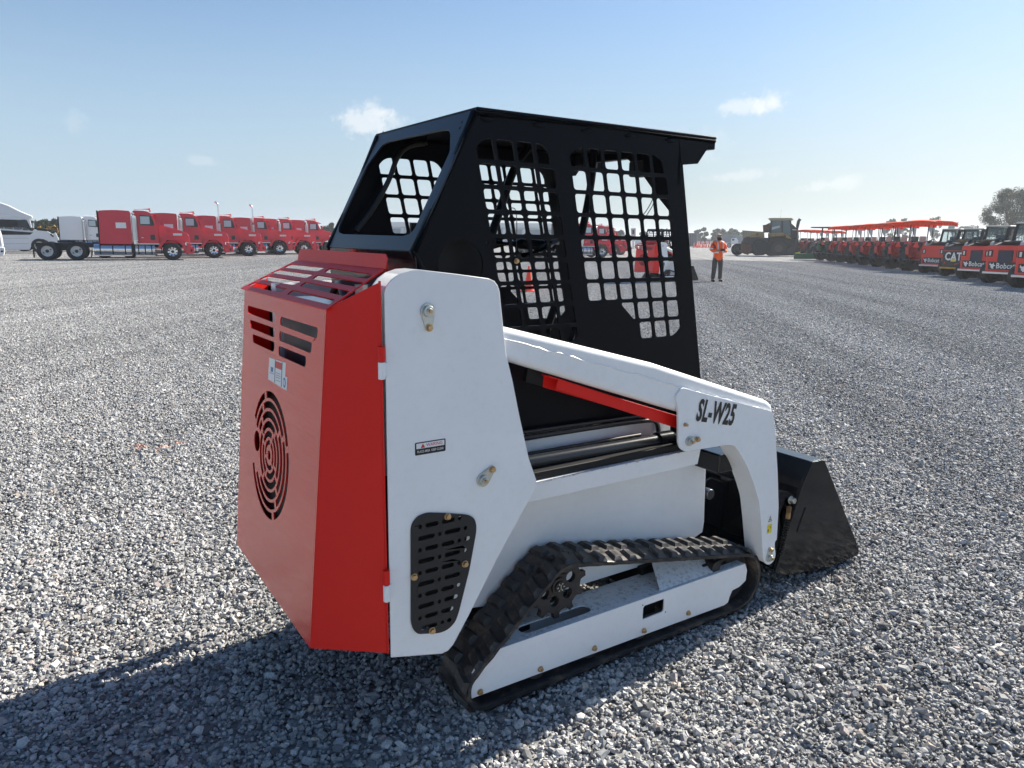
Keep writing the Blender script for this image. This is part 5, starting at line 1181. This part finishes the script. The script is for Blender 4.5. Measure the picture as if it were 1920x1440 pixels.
def person(px, py, lab):
    g = gp(px, py); t = empty('person', g, 0); t.location.z = 0; d = atan2(CP.y - g.y, CP.x - g.x); t.rotation_euler = (0, 0, d + radians(28)); tag(t, lab, 'person')
    # local x faces forward, y to the person's left
    def build(name, m, k, parts):
        nodes = []; edges = []
        for chain in parts:
            st = len(nodes)
            for i, n in enumerate(chain):
                if isinstance(n, int): continue
                nodes.append(n)
            for i in range(len(chain) - 1): edges.append((st + i, st + i + 1))
        return nodes, edges
    N = [(0, 0, .92, .15, .12), (0, 0, 1.10, .11, .09), (0, 0, 1.28, .12, .085), (0, 0, 1.40, .10, .07), (.01, 0, 1.50, .055), (.02, 0, 1.57, .06),
         (.0, .18, 1.38, .04), (.02, .28, 1.13, .036), (.20, .16, 1.11, .032), (.30, .07, 1.16, .028),
         (.0, -.18, 1.38, .04), (.02, -.28, 1.13, .036), (.20, -.16, 1.12, .032), (.30, -.06, 1.18, .028),
         (0, .10, .86, .095), (.02, .12, .48, .062), (-.01, .13, .09, .042), (.10, .15, .04, .035),
         (0, -.10, .86, .095), (.03, -.13, .48, .062), (.02, -.16, .09, .042), (.13, -.19, .04, .035)]
    E_ = [(0, 1), (1, 2), (2, 3), (3, 4), (4, 5), (3, 6), (6, 7), (7, 8), (8, 9), (3, 10), (10, 11), (11, 12), (12, 13), (0, 14), (14, 15), (15, 16), (16, 17), (0, 18), (18, 19), (19, 20), (20, 21)]
    skin_mesh('body', N, E_, SKIN, t)
    for s in (1, -1):
        for k in range(5):
            y0 = s * .065 ; z0 = 1.165; a_ = (k - 2) * .013
            ln = (.05, .065, .07, .065, .05)[k]
            if k == 0: pts = [(.30, y0, z0 + .02), (.325, y0 - s * .012, z0 + .045), (.34, y0 - s * .025, z0 + .055)]
            else: pts = [(.31, y0, z0 + a_), (.33, y0 - s * ln * .5, z0 + a_), (.325, y0 - s * ln, z0 + a_ - .005)]
            tube('finger', pts, [.010, .009, .007], SKIN, t, n=6)
    J = [(0, 0, .74, .25, .20), (0, 0, 1.00, .205, .165), (0, 0, 1.20, .20, .155), (0, 0, 1.37, .18, .13), (0.01, 0, 1.50, .115),
         (.0, .21, 1.39, .085), (.02, .30, 1.13, .072), (.20, .17, 1.11, .058),
         (.0, -.21, 1.39, .085), (.02, -.30, 1.13, .072), (.20, -.17, 1.13, .058)]
    jk = skin_mesh('jacket', J, [(0, 1), (1, 2), (2, 3), (3, 4), (3, 5), (5, 6), (6, 7), (3, 8), (8, 9), (9, 10)], HIVIS, t)
    TR = [(0, 0, .92, .13, .11), (0, .11, .80, .11), (.02, .125, .48, .082), (-.01, .14, .07, .078), (0, -.11, .80, .11), (.03, -.135, .48, .09), (.02, -.165, .07, .078)]
    skin_mesh('trousers', TR, [(0, 1), (1, 2), (2, 3), (0, 4), (4, 5), (5, 6)], TROUS, t)
    for s, x, y in ((1, -.01, .145), (-1, .02, -.175)):
        skin_mesh('shoe', [(x - .05, y, .055, .05), (x + .06, y, .045, .048), (x + .17, y + s * .01, .035, .038)], [(0, 1), (1, 2)], BLACKM, t)
    # head with face covering, cap and pale hood
    hd = skin_mesh('head', [(.02, 0, 1.58, .085, .08), (.02, 0, 1.66, .095, .085), (.01, 0, 1.72, .07)], [(0, 1), (1, 2)], SKIN, t)
    skin_mesh('face_cover', [(.02, 0, 1.50, .09), (.03, 0, 1.57, .098), (.04, 0, 1.64, .098)], [(0, 1), (1, 2)], BLACKM, t)
    skin_mesh('hood_cloth', [(-.045, -.01, 1.56, .095), (-.04, -.01, 1.66, .115, .115), (-.02, 0, 1.745, .085)], [(0, 1), (1, 2)], mat('dusty_pink_cloth', (.45, .32, .28), .8), t)
    skin_mesh('cap_brim', [(.08, 0, 1.69, .05, .02), (.17, 0, 1.68, .045, .012)], [(0, 1)], BLACKM, t)
    skin_mesh('nose', [(.115, 0, 1.64, .016), (.13, 0, 1.625, .014)], [(0, 1)], BLACKM, t, 1)
    for s in (1, -1): cyl('eye', (.105, s * .032, 1.665), (.114, s * .034, 1.665), .012, DECALW, t, n=8)
    def ring(z0, z1, rx, ry, c=(0, 0)):
        bm = bmesh.new(); A_ = []; B_ = []
        for i in range(28):
            a_ = 2 * pi * i / 28; A_.append(bm.verts.new((c[0] + ry * cos(a_), c[1] + rx * sin(a_), z0))); B_.append(bm.verts.new((c[0] + ry * cos(a_), c[1] + rx * sin(a_), z1)))
        for i in range(28): bm.faces.new((A_[i], A_[(i + 1) % 28], B_[(i + 1) % 28], B_[i]))
        link('reflective_band', bm, REFL, jk, smooth=60)
    ring(1.04, 1.10, .215, .178)
    for s in (1, -1):
        tube('reflective_band', [(.165, s * .10, 1.13), (.155, s * .10, 1.28), (.10, s * .10, 1.44), (0, s * .10, 1.49), (-.10, s * .1, 1.42), (-.15, s * .1, 1.15)], .022, REFL, jk, n=6)
        cyl('reflective_band', (.01, s * .285, 1.20), (.02, s * .293, 1.16), .079, REFL, jk)
    o = box('phone', .33, .345, -.10, .08, 1.12, 1.21, DECALK, None, .004); o.location = t.location; o.rotation_euler = t.rotation_euler; tag(o, 'dark phone held in both hands by the person in orange', 'phone')
person(1343, 528, 'person in orange hi-vis jacket, dark trousers and black face covering, holding a phone')

# ---------------------------------------------------------------- cones and far clutter
def cone(px, py, lab, h=.72, grp=None):
    t = empty('traffic_cone', gp(px, py)); t.location.z = 0; tag(t, lab, 'traffic cone', grp)
    bm = bmesh.new(); a_cyl(bm, (0, 0, .03), (0, 0, h), .14, .025, n=24); a_cyl(bm, (0, 0, h), (0, 0, h + .01), .025, .018, n=12); link('cone_body', bm, CONE, t, smooth=50)
    box('base', -.18, .18, -.18, .18, 0, .035, CONE, t, .01)
    cyl('reflective_collar', (0, 0, h * .42), (0, 0, h * .58), .092, mat('faded_orange', (.8, .12, .06), .5), t, r1=.072)
    return t
c1 = cone(991, 547, 'nearest orange traffic cone, seen low through the rear mesh window')
for px, py, lab in ((1168, 477, 'small orange traffic cone standing right of the distant red trucks'),): o = copy_tree(c1); o.location = gp(px, py); o.location.z = 0; o['label'] = lab
R = random.Random(11)
for i in range(14):
    px = 1301 + i * 3.9 + R.uniform(-.8, .8); o = copy_tree(c1, skip=('reflective_collar',)); o.location = gp(px, 464.3 + R.uniform(-.4, .4)); o.location.z = 0; o.scale = (1.5, 1.5, 1.35); o['label'] = 'one of many orange cones lined up far off beside the person'; o['group'] = 'orange cones lined up far away'
a = Far('barrier_fence', 1328, 463.2, 'far low barrier fence with dark rail and red-white panels behind the cones', 'fence')
a.slab('rail', [(1300, 449.5), (1352, 449.5), (1352, 451), (1300, 451)], -.1, .1, FRAMEK, .02)
for i in range(13):
    x0 = 1300 + i * 4; a.slab('panel', [(x0 + .3, 451.5), (x0 + 3.6, 451.5), (x0 + 3.6, 458), (x0 + .3, 458)], -.06, .06, DECALR if i % 2 else mat('pale_pink_panel', (.75, .45, .42), .6), .02)
    if i % 3 == 0: a.slab('post', [(x0, 450), (x0 + .8, 450), (x0 + .8, 463), (x0, 463)], -.08, .08, STEEL, .02)
a = Far('container_stack', 1300, 463.5, 'tall grey container standing on end at the right of the loader cab', 'container')
a.slab('box', [(1291, 437), (1308, 437), (1307, 462), (1291, 462.5)], -1.2, 1.2, mat('grey_container', (.16, .19, .20), .6, var=.2, vscale=.5), .05)
for i in range(4): a.slab('door_bar', [(1294 + i * 3.4, 438.5), (1295 + i * 3.4, 438.5), (1295 + i * 3.4, 461), (1294 + i * 3.4, 461)], -1.28, -1.2, FRAMEK, .01)
a = Far('tank_truck', 1368, 464.5, 'long grey truck with trailer far behind the person', 'truck')
a.slab('trailer', [(1348, 440), (1391, 441), (1392, 455), (1344, 456), (1343, 447)], -1.2, 1.2, mat('grey_trailer', (.22, .25, .26), .6, var=.2, vscale=.4), .1)
a.slab('cab', [(1371, 447), (1381, 446), (1384, 451), (1384, 457), (1370, 457)], -1.4, -1.2, TWHITE, .05)
a.slab('cab_window', [(1372.5, 448), (1377, 448), (1377, 451), (1372.5, 451)], -1.45, -1.4, DGLASS, .02)
a.slab('deck', [(1340, 455), (1392, 455), (1392, 457.5), (1340, 457.5)], -1.3, 1.3, STEEL, .02)
for px in (1348, 1367, 1387): x, z = a.p(px, 460.5); a_wheel(a.o, x, -1.2, .5, .4, .3)
a = Far('khaki_container', 1412, 472, 'khaki shipping container behind the crawler tractor', 'container')
a.slab('box', [(1391, 431), (1434, 434), (1434, 470), (1391, 470)], 4, 6.4, mat('khaki_paint', (.22, .20, .10), .6, var=.15, vscale=.5), .05)
for i in range(8): a.slab('rib', [(1393 + i * 5, 432.5 + i * .35), (1394.5 + i * 5, 432.5 + i * .35), (1394.5 + i * 5, 468), (1393 + i * 5, 468)], 3.93, 4, mat('khaki_dark', (.17, .155, .08), .6), .01)
# buildings and vehicles beyond, seen through the mesh
a = Far('warehouse', 900, 455, 'long low white warehouse with grey doors far behind the loader', 'warehouse')
a.slab('wall', [(640, 424), (1072, 427), (1072, 454), (640, 451)], 0, 14, mat('warehouse_wall', (.60, .64, .66), .7), .02)
a.slab('roof', [(636, 418), (660, 415.5), (1055, 419), (1075, 423), (1075, 427.5), (636, 424.5)], -.8, 15, mat('warehouse_roof', (.8, .8, .78), .6), .05)
for i in range(11):
    x0 = 648 + i * 38; y = 428 + i * .28
    d = a.slab('door', [(x0, y), (x0 + 26, y + .2), (x0 + 26, 452), (x0, 452)], -.25, 0, mat('warehouse_door', (.25, .30, .34), .6), .02)
    a.slab('pillar', [(x0 + 29, y - 1), (x0 + 33, y - 1), (x0 + 33, 453), (x0 + 29, 453)], -.45, 0, mat('warehouse_roof', (.8, .8, .78), .6), .02)
for px0, py0, w, h_, m, lab, kn in ((1172, 470, 13, 30, mat('grey_box', (.4, .42, .43), .6), 'grey-white box truck far off seen through the front mesh window', 'box_truck'), (1196, 466, 10, 16, TWHITE, 'white van far off beside the tall sign', 'van'), (960, 462, 40, 10, mat('grey_box', (.4, .42, .43), .6), 'low grey truck parked before the warehouse', 'box_truck'), (1240, 462, 26, 14, mat('far_red', (.4, .05, .05), .6), 'dark red truck far behind the second track loader', 'box_truck')):
    a = Far(kn, px0, py0, lab, 'truck' if kn == 'box_truck' else 'van')
    a.slab('box', [(px0 - w / 2, py0 - h_), (px0 + w / 2, py0 - h_), (px0 + w / 2, py0 - 4), (px0 - w / 2, py0 - 4)], -1, 1.2, m, .05)
    a.slab('cab', [(px0 + w / 2 + .3, py0 - h_ * .7), (px0 + w / 2 + 3, py0 - h_ * .7), (px0 + w / 2 + 4.5, py0 - h_ * .45), (px0 + w / 2 + 4.5, py0 - 3.5), (px0 + w / 2 + .3, py0 - 3.5)], -1, 1.1, TWHITE, .05)
    a.slab('window', [(px0 + w / 2 + 1, py0 - h_ * .65), (px0 + w / 2 + 2.8, py0 - h_ * .65), (px0 + w / 2 + 3.8, py0 - h_ * .45), (px0 + w / 2 + 1, py0 - h_ * .45)], -1.05, -1, DGLASS, .01)
    for q in (px0 - w / 4, px0 + w / 2 + 2): x, z = a.p(q, py0 - 3); a_wheel(a.o, x, -1.0, max(z, .3), .3, .2)
a = Far('sign_tower', 1187, 466, 'tall narrow sign board with red and white faces seen through the mesh', 'sign')
a.slab('post', [(1185.5, 440), (1189, 440), (1189, 465.5), (1185.5, 465.5)], -.1, .1, STEEL, .02)
a.slab('board', [(1183, 428), (1192, 428), (1192, 443), (1183, 443)], -.3, -.1, mat('pale_board', (.6, .45, .45), .6), .02)
a.slab('board_window', [(1185.5, 431), (1189.5, 431), (1189.5, 439), (1185.5, 439)], -.33, -.3, DGLASS, .01)

# ---------------------------------------------------------------- trees
def tree(px0, py0, top, width, label, group=None, n=2600, leaf=.22, seed=1, gap=.35, trunk=True, nb=26):
    a = Far('tree', px0, py0, label, 'tree', group); R = random.Random(seed)
    H = a.p(px0, top)[1]; Wd = width / F * (a.P - CP).dot(CF) ; 
    bm = bmesh.new(); cl = []
    a_tube(bm, [(0, 0, 0), (.02 * H, 0, H * .2), (-.01 * H, 0, H * .42), (0, 0, H * .7)], [H * .035, H * .028, H * .02, H * .008], 8)
    for k in range(nb):
        t = R.uniform(.15, 1); ang = R.uniform(0, 2 * pi); zc = H * (.30 + .63 * R.random()); u = (zc / H - .58) / .42; rr = Wd / 2 * sqrt(max(.05, 1 - u * u)) * R.uniform(.35, .95)
        c = V((rr * cos(ang), rr * sin(ang) * .8, zc)); s = Wd * R.uniform(.09, .17) * (26 / nb) ** .38; cl.append((c, s))
        if trunk and k % 4 == 0: a_tube(bm, smoothpath([(0, 0, H * R.uniform(.15, .5)), (c.x * .4, c.y * .4, c.z * .6 + H * .05), tuple(c)], 3), [H * .012 * (1 - i / 8) for i in range(7)], 5)
    link('trunk', bm, BARK, a.o, smooth=60)
    vs = []; fs = []
    for i in range(n):
        c, s = R.choice(cl); d = V((R.gauss(0, 1), R.gauss(0, 1), R.gauss(0, .75))).normalized() * s * (R.random() ** .45) * 1.15
        p = c + d; u = V((R.gauss(0, 1), R.gauss(0, 1), R.gauss(0, 1))).normalized(); v = u.cross(V((R.gauss(0, 1), R.gauss(0, 1), R.gauss(0, 1)))).normalized(); L_ = leaf * R.uniform(.6, 1.3); b0 = len(vs)
        vs += [p - u * L_, p + v * L_ * .5, p + u * L_, p - v * L_ * .5]; fs.append((b0, b0 + 1, b0 + 2, b0 + 3))
    me = bpy.data.meshes.new('crown'); me.from_pydata(vs, [], fs); me.materials.append(LEAF); o = bpy.data.objects.new('crown', me); COL.objects.link(o); o.parent = a.o
tree(1890, 478, 350, 116, 'big dark spreading tree at the right edge above the skid steers', n=46000, leaf=.085, seed=4, nb=120)
GD = 'distant trees along the horizon'
tl = [(70, 452, 415, 26, 'low tree left of the yellow excavator boom'), (86, 452, 414, 22, 'round tree right behind the yellow excavator boom'), (106, 452, 411, 26, 'tallest of the trees behind the yellow excavators'), (122, 452, 418, 20, 'tree just left of the white semi truck'), (50, 452, 420, 16, 'tree seen through the window of the white sleeper truck'),
      (1304, 460, 430, 14, 'pale far tree just right of the loader cab'), (1316, 460, 427, 18, 'twin-topped pale far tree left of the person'), (1342, 460, 429, 18, 'pale far tree above the head of the person'), (1355, 460, 430, 18, 'second pale far tree above the grey trailer'), (1371, 460, 429, 22, 'broad pale far tree above the grey trailer'), (1386, 461, 435, 16, 'low pale far tree left of the khaki container'),
      (1128, 459, 427, 12, 'low far tree over the red trucks in the mesh'), (1142, 459, 428, 20, 'far tree in the mesh left of the grey box truck'), (1160, 459, 432, 20, 'low far tree behind the grey box truck'), (1205, 459, 434, 14, 'far tree between the sign and second loader'),
      (622, 455, 416, 7, 'thin far tree right of the last red truck'), (612, 455, 424, 14, 'low far bush right of the last red truck')]
for i, (px, py, top, w, lab) in enumerate(tl): tree(px, py, top, w, lab, GD, n=2600, leaf=.36 if py > 456 else .42, seed=20 + i, trunk=False)
for i, (px, py, top, w, lab) in enumerate([(1668, 466, 408, 22, 'dark treetop just above the left tractor canopies'), (1690, 466, 407, 18, 'second dark treetop above the tractor canopies'), (1748, 466, 402, 22, 'pointed treetop above the nearest tractor canopy'), (1797, 466, 418, 26, 'low green shrub tree right of the nearest tractor canopy'), (1822, 466, 421, 26, 'bushy low tree just left of the big tree')]): tree(px, py, top, w, lab, 'treetops behind the tractors', n=1300, leaf=.28, seed=50 + i, trunk=False)
# low hazy ridge of vegetation
bm = bmesh.new(); Rg = random.Random(2)
pv = None
for i in range(121):
    az = radians(-5 + i * 1.1); d = 620; x = CP.x + d * cos(az); y = CP.y + d * sin(az); h = 3.2 + 2.2 * noise.noise(V((i * .35, 0, 0))) + 1.2 * noise.noise(V((i * 1.1, 5, 0)))
    x2 = CP.x + (d + 60) * cos(az); y2 = CP.y + (d + 60) * sin(az)
    v = [bm.verts.new((x, y, -.05)), bm.verts.new((x, y, h * .8)), bm.verts.new(((x + x2) / 2, (y + y2) / 2, h)), bm.verts.new((x2, y2, -.05))]
    if pv:
        for k in range(3): bm.faces.new((pv[k], v[k], v[k + 1], pv[k + 1]))
    pv = v
tag(link('hedge_line', bm, mat('far_scrub', (.05, .07, .035), .9, var=.5, vscale=.08), smooth=60), 'low line of scrub along the horizon', kind='stuff')

# ---------------------------------------------------------------- hazy air over the yard
def haze():
    m = bpy.data.materials.new('haze_air'); m.use_nodes = True; nt = m.node_tree; N = nt.nodes; N.clear(); out = N.new('ShaderNodeOutputMaterial'); pv_ = N.new('ShaderNodeVolumePrincipled')
    pv_.inputs['Color'].default_value = (.86, .92, 1.0, 1); pv_.inputs['Density'].default_value = HAZE; pv_.inputs['Anisotropy'].default_value = .35
    nt.links.new(pv_.outputs[0], out.inputs['Volume'])
    o = box('haze', -1510, 1510, -1510, 1510, -1.1, 16, m); tag(o, 'thin pale morning haze over the whole yard', kind='stuff')
HAZE = .0006
haze()
